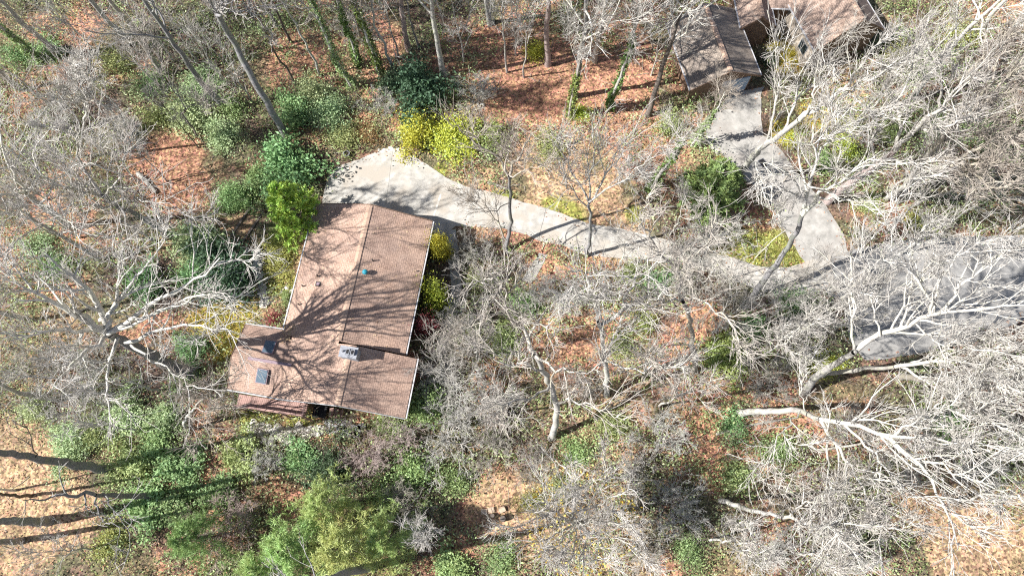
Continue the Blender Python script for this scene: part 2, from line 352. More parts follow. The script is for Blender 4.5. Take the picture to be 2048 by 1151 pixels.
def ridge_caps(parent, a, b, mat, st=.30, w=.42, drop=.06):
    """overlapping ridge shingles, one object each, sharing one mesh"""
    a, b = Vector(a), Vector(b); L = (b-a).length; k = int(L/st)
    mb = MB(); t = .025
    for s in (-1, 1):
        mb.add([(0,0,.03),(0,s*w/2,.03-drop),(st*1.08,s*w/2,-drop),(st*1.08,0,0),(0,0,.03+t),(0,s*w/2,.03+t-drop),(st*1.08,s*w/2,t-drop),(st*1.08,0,t)][::1],
               [(0,1,2,3),(7,6,5,4),(0,4,5,1),(1,5,6,2),(2,6,7,3)])
    me = mb.me('ridge_shingle', mat); ang = math.atan2(b.y-a.y, b.x-a.x)
    me.uv_layers.new(name='UVMap')
    for i in range(k):
        o = link('ridge_shingle', me, parent); p = a+(b-a)*((i+.0)/k); o.location = (p.x, p.y, p.z+.02); o.rotation_euler = (0, 0, ang)
RIDGE_M = mottled('ridge_shingles', (.42, .29, .215), (.55, .39, .30), 3)

hs_ = empty('brown_roofed_house', (HX, HY, 0), HA)
tag(hs_, 'low house with tan brown shingle roof, chimney and two skylights beside the pale driveway', 'house')
k = .306
roof = lambda pts, al=(0,1,0), mat=SHINGLE: slope('roof_slope', pts, al, mat, hs_)
zl = lambda x: 4.7+(x+.2)*k
roof([(-.2,11.5,4.7),(-5.1,11.6,zl(-5.1)),(-5.05,.45,zl(-5.05)),(-4.2,.45,zl(-4.2)),(-4.2,-4.42,zl(-4.2)),(.9,-4.42,zl(.9)),(.9,.1,zl(.9)),(-.2,.1,4.7)])
roof([(-.2,11.5,4.7),(-.2,.3,4.7),(4.6,.3,4.7-4.8*k),(4.62,11.4,4.7-4.82*k)])
roof([(.9,.1,5.037),(.9,-4.42,5.037),(5.6,-4.45,5.037-4.7*k),(5.62,.05,5.037-4.72*k)])
roof([(-8.27,-1.85,3.75),(-3.0,-1.85,3.75),(-3.0,.9,2.88),(-8.25,.9,2.88)], (1,0,0))
roof([(-8.27,-1.85,3.75),(-8.29,-4.2,2.88),(-3.4,-4.3,2.88),(-3.0,-1.85,3.75)], (1,0,0))
ridge_caps(hs_, (-.24,.35,4.7), (-.24,11.45,4.7), RIDGE_M); ridge_caps(hs_, (.86,-4.4,5.04), (.86,-1.0,5.04), RIDGE_M)
mb = MB(); mb.bar((-6.98,-1.83,3.80),(-3.6,-1.86,3.80),.22,.05); mb.build('ridge_flashing', FLASH, hs_)
for a, c in (((4.70,.3,3.17),(4.72,11.42,3.17)), ((5.70,-4.47,3.55),(5.72,.07,3.55)), ((-5.19,1.0,3.13),(-5.2,11.6,3.13)), ((-8.3,-4.29,2.83),(-3.4,-4.39,2.83)), ((-8.3,.98,2.83),(-5.2,.98,2.83))):
    mb = MB(); mb.bar(a, c, .09, .11); mb.build('gutter', WHITE, hs_)
for a, c in (((.9,-4.47,4.95),(5.6,-4.5,3.52)), ((.9,-4.47,4.95),(-4.2,-4.47,zl(-4.2)-.1)), ((-.2,11.56,4.6),(4.6,11.46,3.15)), ((-.2,11.56,4.6),(-5.1,11.66,3.1)), ((-8.33,-1.85,3.66),(-8.34,-4.2,2.8)), ((-8.33,-1.85,3.66),(-8.31,.9,2.8))):
    mb = MB(); mb.bar(a, c, .045, .2); mb.build('fascia', WHITE if abs(a[1]+4.47) < .1 else SIDING, hs_)
gable_wall(hs_, -4.5, 4.1, -.2, 3.2, 3.2, 4.5, .5, 11.0, SIDING); gable_wall(hs_, -3.8, 5.1, .9, 3.4, 3.6, 4.85, -4.0, .0, SIDING)
mb = MB(); mb.prism([(-7.7,-3.8,2.8),(-3.9,-3.8,2.8),(-3.9,.45,2.8),(-7.7,.45,2.8)], 2.8); mb.build('wall', SIDING, hs_)
for y in (2.2, 5.0, 8.2):
    mb = MB(); mb.box((4.08,y,1.0),(4.13,y+1.4,2.3)); wn = mb.build('window', WHITE, hs_); mb = MB(); mb.box((4.12,y+.08,1.08),(4.145,y+1.32,2.22)); mb.build('pane', GLASS, wn)
# chimney
ch = empty('chimney', (1.05,-.66,0)); ch.parent = hs_
mb = MB(); mb.box((-.6,-.36,4.4),(.6,.36,5.85)); mb.box((-.66,-.42,5.85),(.66,.42,5.97)); mb.build('stack', MASON, ch)
for x in (-.02, .34):
    mb = MB(); mb.box((x-.14,-.2,5.97),(x+.14,.2,6.16)); f_ = mb.build('flue', MASON, ch); mb = MB(); mb.box((x-.1,-.15,6.16),(x+.1,.15,6.165)); mb.build('flue_opening', BLACK, ch)
mb = MB(); mb.cyl((-.42,0), .08, .07, 5.97, 6.2, 10); mb.build('flue', METAL, ch)
# skylights, lying on the west cross gable
for (x, y, s) in ((-5.75,-.72,1), (-5.7,-2.95,-1)):
    sk = empty('skylight', (x, y, 3.75-abs(y+1.85)*.322+.05), .06); sk.parent = hs_; sk.rotation_euler = (-s*math.atan(.322), 0, .05*s)
    mb = MB(); mb.box((-.44,-.56,-.02),(.44,.56,.10)); mb.build('skylight_frame', FLASH, sk)
    mb = MB(); mb.box((-.38,-.5,.09),(.38,.5,.125)); mb.build('pane', SKYGL, sk)
zr_ = lambda x: 4.7-(x+.2)*k
tv = empty('roof_ventilator', (.58,5.9,zr_(.58))); tv.parent = hs_
mb = MB(); mb.cyl((0,0), .13, .13, -.1, .25, 14); mb.build('vent_pipe', METAL, tv)
mb = MB(); mb.cyl((0,0), .17, .22, .22, .33, 16); mb.cyl((0,0), .22, .15, .33, .46, 16); mb.cyl((0,0), .15, .04, .46, .51, 16); mb.build('vent_cap', TEAL, tv)
for x, y in ((.89,7.01), (-3.29,5.33), (-4.37,4.44), (-4.31,2.92)):
    z = zr_(x) if x > -.2 else zl(x); mb = MB(); mb.cyl((x, y), .055, .05, z-.1, z+.32, 9); mb.build('vent_pipe', DARKM, hs_)
z = zl(-3.08); mb = MB(); mb.box((-3.28,4.5,z-.05),(-2.88,4.86,z+.1)); bxv = mb.build('box_vent', DARKM, hs_); mb = MB(); mb.box((-3.2,4.57,z+.1),(-2.96,4.79,z+.13)); mb.build('vent_lid', FLASH, bxv)

# deck
dk = tag(empty('deck', (HX, HY, 0), HA), 'narrow reddish brown plank deck with railing along the lower eave of the house', 'deck')
bm_ = MB(); bm_.box((-.066,-.95,2.06),(.066,.0,2.10)); plank = bm_.me('plank', DECKW)
x = -7.55
while x < -2.2:
    o = link('plank', plank, dk); o.location = (x, -4.38 if x < -3.7 else -4.30, RNG.uniform(-.004,.004)); o.rotation_euler = (0,0,RNG.uniform(-.01,.01)); x += .146
mb = MB(); mb.bar((-7.6,-5.36,3.02),(-2.2,-5.32,3.02),.14,.05); mb.build('handrail', DECKW, dk)
mb = MB(); mb.bar((-2.14,-5.32,3.02),(-2.14,-4.3,3.02),.14,.05); mb.build('handrail', DECKW, dk)
mb = MB(); mb.bar((-7.6,-5.36,2.3),(-2.2,-5.32,2.3),.05,.09); mb.build('rail', DECKW, dk)
bl = MB(); bl.box((-.02,-.02,2.1),(.02,.02,3.0)); blm = bl.me('baluster', DECKW)
for x in np.arange(-7.5,-2.2,.16): o = link('baluster', blm, dk); o.location = (x,-5.34,0)
for y in np.arange(-5.2,-4.35,.16): o = link('baluster', blm, dk); o.location = (-2.14,y,0)
for x in (-7.55,-5.7,-3.9,-2.16):
    mb = MB(); mb.box((x-.06,-5.42,0),(x+.06,-5.30,3.06)); mb.build('post', DECKW, dk)
mb = MB(); mb.box((-7.6,-5.33,1.88),(-2.2,-5.28,2.05)); mb.box((-7.6,-4.6,1.88),(-2.2,-4.55,2.05)); mb.build('joist', DECKW, dk)
tb = tag(empty('black_topped_block', (HX, HY, 0), HA), 'black square cover on a low tub at the right end of the plank deck', 'block')  # low block with a plain black square top
mb = MB(); mb.box((-2.0,-5.05,0),(-1.1,-4.2,.9)); mb.build('block_shell', SIDING, tb)
mb = MB(); mb.box((-2.06,-5.12,.9),(-1.57,-4.14,1.02)); mb.build('cover', BLACK, tb); mb = MB(); mb.box((-1.55,-5.12,.9),(-1.02,-4.14,1.015)); mb.build('cover', BLACK, tb)
st = tag(empty('garden_steps', (HX, HY, 0), HA), 'short brown timber steps between the black cover and the house', 'steps')
for i in range(3): mb = MB(); mb.box((-.85+i*.32,-4.9,.02),(-.55+i*.32,-4.2,.85-i*.26)); mb.build('step', DECKW, st)

def gable_house(name, loc, rz, hw, depth, ze, zr, label, wall, over=.45, xr=0., fz=None, shg=None):
    shg = shg or SHINGLE2
    h = tag(empty(name, (loc[0], loc[1], 0), rz), label, 'house')
    slope('roof_slope', [(xr,0,zr),(xr,depth,zr),(-hw,depth,ze),(-hw,0,ze)], (0,1,0), shg, h)
    slope('roof_slope', [(xr,0,zr),(xr,depth,zr),(hw,depth,fz or ze),(hw,0,fz or ze)], (0,1,0), shg, h)
    ridge_caps(h, (xr,.05,zr), (xr,depth-.1,zr), RIDGE_M)
    gable_wall(h, -hw+over, hw-over, xr, ze-.1, (fz or ze)-.1, zr-.25, over, depth-over, wall)
    for s, e in ((-1, ze), (1, fz or ze)):
        mb = MB(); mb.bar((s*(hw+.05),0,e-.06),(s*(hw+.05),depth,e-.06),.1,.11); mb.build('gutter', WHITE, h)
        mb = MB(); mb.bar((xr,-.04,zr-.1),(s*hw,-.04,e-.1),.04,.2); mb.build('fascia', SIDING, h)
    return h
g_ = gable_house('garage', (17.62,36.05), math.radians(13), 3.2, 7.2, 2.7, 4.35, 'small brown gable garage at the head of the grey concrete drive', SIDING, shg=SHINGLE3)
g_['category'] = 'garage'
mb = MB(); mb.box((.1,.40,.05),(2.6,.46,2.15)); gd = mb.build('garage_door', BLUEG, g_)
for i in range(4):
    mb = MB(); mb.box((.14,.375,.1+i*.51),(2.56,.41,.56+i*.51)); mb.build('door_panel', BLUEG, gd)
gable_house('small_gable_house', (20.9,41.55), math.radians(4), 1.55, 9, 3.0, 4.3, 'small brown gable roof above the garage at the top edge', SIDING, .3)
h3 = gable_house('neighbour_house', (28.65,39.9), math.radians(19), 3.35, 14, 3.2, 5.9, 'large pinkish brown gable roof with cream wall at the top edge', SIDING, .3)  # dark siding paints the front gable's shade; the house wall is cream
mb = MB(); mb.box((-3.08,.35,.02),(-3.052,13.6,3.0)); mb.build('sunlit_side_wall', STUCCO, h3)  # wall's own cream, kept as a thin skin on the sunlit side
mb = MB(); mb.box((-3.10,1.0,1.0),(-3.03,2.2,2.2)); wn = mb.build('window', WHITE, h3); mb = MB(); mb.box((-3.12,1.08,1.08),(-3.09,2.12,2.12)); mb.build('pane', GLASS, wn)
mb = MB(); mb.box((-1.0,.24,.9),(.6,.30,2.1)); wn = mb.build('window', WHITE, h3); mb = MB(); mb.box((-.92,.22,.98),(.52,.245,2.02)); mb.build('pane', GLASS, wn)
lk = tag(empty('link_building', (23.6,43.4,0), math.radians(-4)), 'low brown roof linking the two gable roofs at the top edge', 'house')
slope('roof_slope', [(-2.9,0,3.1),(2.9,0,3.1),(2.9,4.5,4.4),(-2.9,4.5,4.4)], (1,0,0), SHINGLE2, lk); mb = MB(); mb.box((-2.8,.4,0),(2.8,4.5,3.0)); mb.build('wall', SIDING, lk)
mb = MB(); mb.bar((-2.9,-.06,3.02),(2.9,-.06,3.02),.1,.11); mb.build('gutter', WHITE, lk)

# ------------------------------------------------------------------ bare trees: generator
def norm(v): return v/np.maximum(np.linalg.norm(v, axis=-1, keepdims=True), 1e-9)
def tubes(batches):
    """batches of (P (B,N,3), R (B,N), sides) -> verts, quads"""
    VV, FF, off = [], [], 0
    for Pp, Rr, s in batches:
        B, Nn, _ = Pp.shape; T = np.empty_like(Pp); T[:, 1:-1] = Pp[:, 2:]-Pp[:, :-2]; T[:, 0] = Pp[:, 1]-Pp[:, 0]; T[:, -1] = Pp[:, -1]-Pp[:, -2]
        T = norm(T); av = T.mean(1); ref = np.where(np.abs(av[:, 2:3]) < .8, [[0, 0, 1.]], [[1., 0, 0]])[:, None, :]
        U = norm(np.cross(T, np.broadcast_to(ref, T.shape))); V2 = np.cross(T, U)
        a = np.arange(s)*2*np.pi/s
        ring = Pp[:, :, None]+Rr[:, :, None, None]*(U[:, :, None]*np.cos(a)[:, None]+V2[:, :, None]*np.sin(a)[:, None])
        VV.append(ring.reshape(-1, 3))
        b = (np.arange(B)[:, None, None]*Nn+np.arange(Nn-1)[None, :, None])*s; j = np.arange(s)[None, None]; j2 = (j+1) % s
        FF.append((np.stack([b+j, b+j2, b+s+j2, b+s+j], -1)+off).reshape(-1, 4)); off += B*Nn*s
    return np.concatenate(VV), np.concatenate(FF)
def sprout(rng, Pp, Rr, n, t0, lr, ang, up, wig, nseg, rr, tip=.22, lmin=.15, taper=.55, rmin=.008):
    """n children on every parent branch"""
    B, Nn, _ = Pp.shape; seg = np.linalg.norm(np.diff(Pp, axis=1), axis=2); L = seg.sum(1)
    t = t0+(1-t0)*((np.arange(n)[None]+rng.random((B, n)))/n); t = np.clip(t, 0, .985)
    f = t*(Nn-1); i = f.astype(int); fr = f-i; bi = np.arange(B)[:, None]
    pos = Pp[bi, i]*(1-fr)[..., None]+Pp[bi, i+1]*fr[..., None]; tan = norm(Pp[bi, i+1]-Pp[bi, i]); rp = Rr[bi, i]*(1-fr)+Rr[bi, i+1]*fr
    M = B*n; pos = pos.reshape(M, 3); tan = tan.reshape(M, 3); rp = rp.reshape(M); t = t.reshape(M)
    ax = norm(np.cross(tan, rng.normal(size=(M, 3)))); an = np.radians(rng.uniform(ang[0], ang[1], M))[:, None]
    d = norm(tan*np.cos(an)+np.cross(ax, tan)*np.sin(an))
    ln = np.maximum(np.repeat(L, n)*lr*(1-taper*t)*rng.uniform(.6, 1.35, M), lmin); st = ln/(nseg-1)
    out = np.empty((M, nseg, 3)); out[:, 0] = pos
    for k_ in range(1, nseg):
        d = norm(d+rng.normal(size=(M, 3))*wig+np.array([0, 0, up])); out[:, k_] = out[:, k_-1]+d*st[:, None]
    r0 = np.maximum(rp*rr*rng.uniform(.7, 1.05, M), rmin)[:, None]
    return out, np.maximum(r0*np.linspace(1, tip, nseg)[None], rmin*.5)
def resample(pts, rad, Nn, rng, jit=.0):
    pts = np.asarray(pts, float); s = np.concatenate([[0], np.cumsum(np.linalg.norm(np.diff(pts, axis=0), axis=1))]); u = np.linspace(0, s[-1], Nn)
    # smooth (Catmull-Rom like) by interpolating then averaging
    q = np.stack([np.interp(u, s, pts[:, c]) for c in range(3)], 1); q2 = q.copy(); q2[1:-1] = .25*q[:-2]+.5*q[1:-1]+.25*q[2:]
    if jit: q2[1:-1] += rng.normal(size=(Nn-2, 3))*jit
    return q2, np.interp(u, s, rad if len(rad) == len(s) else np.interp(s/s[-1], [0, 1], [rad[0], rad[-1]]))
def build_bare(name, seed, trunk, limbs, n2=8, n3=8, n4=4, tw=.0125, lr2=.42, droop=.05, ang2=(22, 52), wig=.12, t2=.2):
    """trunk: (P (N,3), R); limbs: arrays (B,12,3),(B,12). Returns trunk mesh, crown mesh"""
    rng = np.random.default_rng(seed); LP, LR = limbs
    b2, r2 = sprout(rng, LP, LR, n2, t2, lr2, ang2, droop, wig, 7, .72, .2, .8, .35, tw*2.0)
    b3, r3 = sprout(rng, b2, r2, n3, .12, .58, (15, 45), droop, wig*.8, 5, .65, .3, .6, .4, tw*1.1)
    bt = [(LP, LR, 6), (b2, r2, 4), (b3, r3, 3)]
    if n4:
        b4, r4 = sprout(rng, b3, r3, n4, .15, .65, (12, 40), droop, wig*.7, 3, .8, .4, .45, .3, tw*.85); bt.append((b4, r4, 3))
    V, Q = tubes(bt); nf = sum(a_.shape[0]*(a_.shape[1]-1)*s_ for a_, _, s_ in bt[:2]); cm = mesh('crown', V, [Q], BARK['pale'], False, None, np.arange(len(Q)) >= nf, BARK['twig'])
    V, Q = tubes([(trunk[0][None], trunk[1][None], 10)]); tm = mesh('trunk', V, [Q], BARK['pale'], True)
    return tm, cm
def trunk_path(rng, h, r, lean=(0, 0), wob=.25, Nn=16):
    z = np.linspace(0, h, Nn); w = np.cumsum(rng.normal(size=(Nn, 2))*wob*.35, 0); w -= w[0]
    Pp = np.column_stack([w[:, 0]+lean[0]*z/h, w[:, 1]+lean[1]*z/h, z]); R_ = r*(1-.78*(z/h)**1.1); R_[0] *= 1.35; R_[1] *= 1.06; Pp[0, 2] = -.4
    return Pp, R_
def generic_tree(seed, h, r, cr, nl=14, t0=.45, fork=0, n2=8, n3=8, n4=4, tw=.0125, up=.10, wob=.25):
    """h height, r base radius, cr crown radius (m)"""
    rng = np.random.default_rng(seed); Pp, R_ = trunk_path(rng, h, r, wob=wob)
    LP, LR = sprout(rng, Pp[None], R_[None], nl, t0, cr*1.25/h, (32, 68), up, .16, 12, .62, .16, 1.0, .15, .03)
    return build_bare('t', seed+1, (Pp, R_), (LP, LR), n2, n3, n4, tw)
def twig_dome(seed, h, nst=16, spread=.7, n2=7, n3=6, n4=3, tw=.010, r=.035):
    rng = np.random.default_rng(seed); B = nst; a = rng.uniform(0, 2*np.pi, B); e = rng.uniform(.1, spread, B)
    d = np.stack([np.cos(a)*e, np.sin(a)*e, np.ones(B)*.8], 1); d = norm(d); LP = np.empty((B, 12, 3)); LP[:, 0] = np.stack([np.cos(a), np.sin(a), 0*a], 1)*.2; LP[:, 0, 2] = -.1
    ln = h*rng.uniform(.65, 1.1, B)/11
    for k_ in range(1, 12): d = norm(d+rng.normal(size=(B, 3))*.12+np.array([0, 0, .02])); LP[:, k_] = LP[:, k_-1]+d*ln[:, None]
    LR = r*rng.uniform(.7, 1.2, B)[:, None]*np.linspace(1, .2, 12)[None]
    b2, r2 = sprout(rng, LP, LR, n2, .25, .45, (25, 60), .03, .2, 6, .65, .3, .3, .4, tw*1.3); b3, r3 = sprout(rng, b2, r2, n3, .2, .5, (25, 60), .03, .22, 4, .7, .4, .25, .4, tw)
    b4, r4 = sprout(rng, b3, r3, n4, .2, .55, (25, 60), .02, .22, 3, .7, .5, .15, .3, tw*.85)
    V, Q = tubes([(LP, LR, 5)]); sm_ = mesh('stems', V, [Q], BARK['grey'], True)
    V, Q = tubes([(b2, r2, 3), (b3, r3, 3), (b4, r4, 3)]); return sm_, mesh('crown', V, [Q], BARK['grey'], False)

def setmat(o, m):
    o.material_slots[0].link = 'OBJECT'; o.material_slots[0].material = m
def plant(name, meshes, names, mats, loc, rz, sc, label, cat, group=None):
    o = empty(name, loc, rz, sc); tag(o, label, cat, group)
    for me_, nm, mt in zip(meshes, names, mats):
        c = link(nm, me_, o); setmat(c, mt)
    return o
def gpos(px, py, z=0.0):
    p = W(px, py, z); p[2] = ground_z(p[0], p[1])-.02; return p

# ------------------------------------------------------------------ leaves
def leaf_quads(rng, C_, size, up=.5, asp=.55, var=None):
    """rhombic leaves at points C_; biased to face up"""
    M = len(C_); nrm = norm(rng.normal(size=(M, 3))+np.array([0, 0, up*2])); u = norm(np.cross(nrm, rng.normal(size=(M, 3)))); v = np.cross(nrm, u)
    s = (size*rng.uniform(.6, 1.3, M))[:, None]
    V = np.stack([C_-u*s, C_-v*s*asp, C_+u*s, C_+v*s*asp], 1).reshape(-1, 3); Q = np.arange(M*4).reshape(M, 4)
    return V, Q
def leafy(seed, r, h, nclump=60, per=60, size=.11, clump=.38, base=.1, shell=.6, flat=.8, up=.5):
    """shrub crown: leaf clumps on the ends of branching stems"""
    rng = np.random.default_rng(seed); d = norm(rng.normal(size=(nclump, 3))+np.array([0, 0, .35])); d[:, 2] = np.abs(d[:, 2])*1.0
    rad = (shell+(1-shell)*rng.random(nclump))*rng.uniform(.5, 1.22, nclump); lump = 1+.38*np.sin(np.arctan2(d[:, 1], d[:, 0])*3+seed)+.15*np.sin(np.arctan2(d[:, 1], d[:, 0])*7+seed*2)
    cc = d*rad[:, None]*np.array([r, r, h*flat])*np.where(np.arange(3) < 2, lump[:, None], 1)+np.array([0, 0, base*h])
    csz = rng.uniform(.45, 1.25, nclump)[:, None, None]; pts = (cc[:, None]+rng.normal(size=(nclump, per, 3))*clump*csz*np.array([1, 1, .7])).reshape(-1, 3); pts[:, 2] = np.maximum(pts[:, 2], .06)
    cv = np.repeat(rng.random(nclump), per)*.5+rng.random(len(pts))*.5
    V, Q = leaf_quads(rng, pts, size, up); cm = mesh('crown', V, [Q], LEAF['mid'], False, cv)
    B = min(nclump, 26); tgt = cc[:B]; tt = np.linspace(0, 1, 7)[None, :, None]; st_ = rng.normal(size=(B, 3))*np.array([.12, .12, 0])*r
    Pp = st_[:, None]*(1-tt)+tgt[:, None]*tt; Pp[:, :, 2] = tgt[:, None, 2]*(tt[..., 0]**.7)*.98-.06*(1-tt[..., 0]); Pp[:, 1:-1] += rng.normal(size=(B, 5, 3))*.05
    V, Q = tubes([(Pp, np.broadcast_to(np.linspace(.035, .012, 7), (B, 7))*max(.6, h/3), 5)]); tm = mesh('stems', V, [Q], BARK['dark'], True)
    return tm, cm
def conifer(seed, h, r, nb=70, tuft=26, size=.20, asp=.16, droop=.0, t0=.12, trk=.2, fan=.35):
    """whorled boughs carrying tufts of narrow needle blades"""
    rng = np.random.default_rng(seed); Pp, R_ = trunk_path(rng, h, trk, wob=.12); z = np.linspace(t0, .985, nb)+rng.normal(size=nb)*.01; z = np.clip(z, t0, .99)
    a = np.arange(nb)*2.4+rng.normal(size=nb)*.35; ln = r*(1-z)**.75*rng.uniform(.7, 1.15, nb)+.25; tt = np.linspace(0, 1, 6)
    dx = np.cos(a)[:, None]*ln[:, None]*tt; dy = np.sin(a)[:, None]*ln[:, None]*tt; dz = (h*z)[:, None]+ln[:, None]*(.28*tt-.22*tt**2*(1+droop))
    BP = np.stack([dx, dy, dz], -1); BP[..., :2] += np.stack([np.interp(BP[:, 0, 2], Pp[:, 2], Pp[:, c]) for c in (0, 1)], -1)[:, None]
    BR = np.broadcast_to(np.linspace(.05, .012, 6), (nb, 6))*(ln/r)[:, None].clip(.3)
    s2, q2 = sprout(rng, BP, BR, 9, .2, .38, (30, 60), .03, .12, 5, .6, .4, .25, .5, .01)
    allb = np.concatenate([BP[:, 2:], s2.reshape(-1, 5, 3)[:, 1:]]); nb2 = len(allb)
    ti = rng.random((nb2, tuft))*.999*3; ii_ = ti.astype(int); fr = (ti-ii_)[..., None]; bi = np.arange(nb2)[:, None]
    pts = (allb[bi, ii_]*(1-fr)+allb[bi, ii_+1]*fr); tan = norm(allb[bi, ii_+1]-allb[bi, ii_]); M = nb2*tuft
    pts = pts.reshape(-1, 3); tan = tan.reshape(-1, 3); dr = norm(tan*.6+rng.normal(size=(M, 3))*fan*2+np.array([0, 0, .3])); sd = norm(np.cross(dr, rng.normal(size=(M, 3))))*(size*asp*.5)
    L_ = (size*rng.uniform(.6, 1.25, M))[:, None]; V = np.stack([pts-sd, pts+sd, pts+dr*L_+sd*.6, pts+dr*L_-sd*.6], 1).reshape(-1, 3); Q = np.arange(M*4).reshape(M, 4)
    cv = np.repeat(rng.random(nb2), tuft)*.55+rng.random(M)*.45
    cm = mesh('crown', V, [Q], LEAF['pine'], False, cv)
    V, Q = tubes([(Pp[None], R_[None], 8), (BP, BR, 4)]); return mesh('trunk', V, [Q], BARK['dark'], True), cm

# ------------------------------------------------------------------ bare trees: prototypes
BIG = [generic_tree(100+i*7, 20, .26, cr, nl, t0, 0, 8, 5, 2, .0185) for i, (cr, nl, t0) in enumerate(((6.5,13,.42),(5.5,12,.5),(7.0,14,.38),(6,12,.45),(5,11,.55),(6.5,13,.48)))]
SLIM = [generic_tree(300+i*7, 14, .10, 2.6, 11, .4, 0, 7, 4, 2, .017, .16, .3) for i in range(4)]
MED = [generic_tree(350+i*7, 14, .13, 5.2, 11, .18, 0, 7, 4, 2, .0185, .10, .3) for i in range(4)]
DOME = [twig_dome(400+i, 3.0, 15, .85, 7, 6, 3, .0125) for i in range(5)]
PART_T = ('trunk', 'crown')
def tree(px, py, h, label, pool=BIG, mat='pale', name='bare_tree', lean=(0, 0), i=None, wide=1.0, group='bare winter trees', bmat=None, cat='tree'):
    s = h/(20 if pool is BIG else 14); q = RNG.integers(len(pool)) if i is None else i % len(pool)
    o = plant(name, pool[q], PART_T, (BARK[bmat or mat], BARK[mat]), gpos(px, py, h*.5 if pool is MED else 0), RNG.uniform(0, 6.28), (s*wide, s*wide, s), label, cat, group)
    o.rotation_euler = (lean[1]*.01745, lean[0]*.01745, o.rotation_euler[2]); return o
def limb_z(zs, ze, pts): return [W(x, y, zs+(ze-zs)*k_/(len(pts)-1)) for k_, (x, y) in enumerate(pts)]
def custom(label, seed, r, trunk, limbs, mat='pale', bmat=None, n2=8, n3=8, n4=4, tw=.0185, lr2=.46, name='bare_tree', extra=6, t2=.18, ang2=(22,52), sparse=False, full=0):
    """a tree whose trunk and main limbs follow surveyed points; (z0, z1, [(px,py)...])"""
    extra = max(1, round((17-len(limbs))/len(limbs))); n2, n3, n4 = min(n2, 8), min(n3, 5), min(n4, 2)
    extra += full
    if sparse: extra, n2, n3, n4 = 1, 3, 3, 1
    rng = np.random.default_rng(seed); z0, z1, tp = trunk; tp_ = limb_z(z0, z1, tp); b = np.array(tp_[0]); g = ground_z(b[0], b[1]); b[2] = g-.02
    Lt = sum(np.linalg.norm(np.subtract(tp_[i+1], tp_[i])) for i in range(len(tp_)-1)); endr = r*.55
    Pp, R_ = resample([p-b for p in np.array(tp_)], [r, endr], 16, rng, .05); R_[0] *= 1.3; Pp[0, 2] -= .4
    LPs, LRs = [], []
    for zs, ze, pts, *rr in limbs:
        r0 = rr[0] if rr else r*.5
        q, w_ = resample([p-b for p in np.array(limb_z(zs, ze, pts))], [r0, r0*.16], 12, rng, .10); LPs.append(q); LRs.append(w_)
    LP, LR = np.array(LPs), np.array(LRs)
    e, er = sprout(rng, LP, LR, extra, .1, .42, (30, 65), .10, .16, 12, .62, .2, 1.0, .4, .02)
    tm, cm = build_bare('t', seed, (Pp, R_), (np.concatenate([LP, e]), np.concatenate([LR, er])), n2, n3, n4, tw, lr2, .05, ang2, .12, t2)
    return plant(name, (tm, cm), PART_T, (BARK[bmat or mat], BARK[mat]), b, 0, 1, label, 'tree', 'bare winter trees')

# the big trees that read as individuals, traced limb by limb
custom('large bare tree left of the house whose shadow fans across the brown roof', 21, .50, (0, 11.2, [(388,752),(340,730),(290,704),(250,684),(217,667)]), [
  (11,19,[(217,667),(173,640),(100,600),(33,565)],.30), (11,18.5,[(218,667),(205,620),(180,585),(143,549),(90,505)],.26), (12,18,[(215,655),(238,600),(238,540),(225,480)],.15),
  (11.3,18.5,[(217,667),(290,612),(390,560),(440,515)],.20), (11.3,17,[(222,664),(310,630),(400,585),(440,590)],.16), (9.5,15.5,[(250,684),(350,650),(440,650),(468,665)],.14),
  (10.5,16,[(235,676),(215,770),(225,850)],.14), (10.8,17,[(220,668),(150,720),(90,790)],.15), (11.5,18,[(205,660),(110,660),(20,680)],.15), (12,19,[(200,640),(270,560),(330,480)],.14), (9,14,[(262,690),(330,740),(390,770)],.10)], 'pale', 'slate', n2=8, n3=7, n4=4, extra=3)
custom('bare tree with forked silvery trunk on the near edge of the driveway', 22, .17, (0, 10.5, [(1012,503),(1022,440),(1020,395),(1018,352)]), [
  (10.2,16.3,[(1018,353),(985,310),(940,270),(900,250)],.10), (10.2,16.8,[(1018,353),(1030,320),(1050,290),(1085,250)],.11), (11.3,15.8,[(1010,340),(1010,290),(1000,250)],.08), (7,12.1,[(1020,405),(975,430),(940,400),(920,370)],.05), (4.2,11.6,[(1012,480),(990,440),(970,400),(955,365)],.07), (10.6,15.2,[(1020,352),(1060,335),(1090,330)],.05)], 'pale', 'slate', n2=7, n3=7, n4=3, extra=2, tw=.015)
custom('bare tree rising from the middle of the pale driveway edge, fan of fine twigs', 23, .16, (0, 9.2, [(1172,512),(1180,480),(1182,445),(1178,405)]), [
  (8.85,15.4,[(1178,406),(1150,350),(1120,300),(1105,270)],.08), (8.85,15.8,[(1178,406),(1180,350),(1190,290),(1185,250)],.09), (8.85,15.4,[(1178,406),(1215,350),(1245,300),(1270,260)],.09), (9.2,14.9,[(1178,404),(1225,370),(1280,330),(1320,290)],.08), (8.35,13.5,[(1180,412),(1140,380),(1100,350)],.06)], 'grey', 'slate', n2=8, n3=8, n4=4, extra=3, tw=.015)
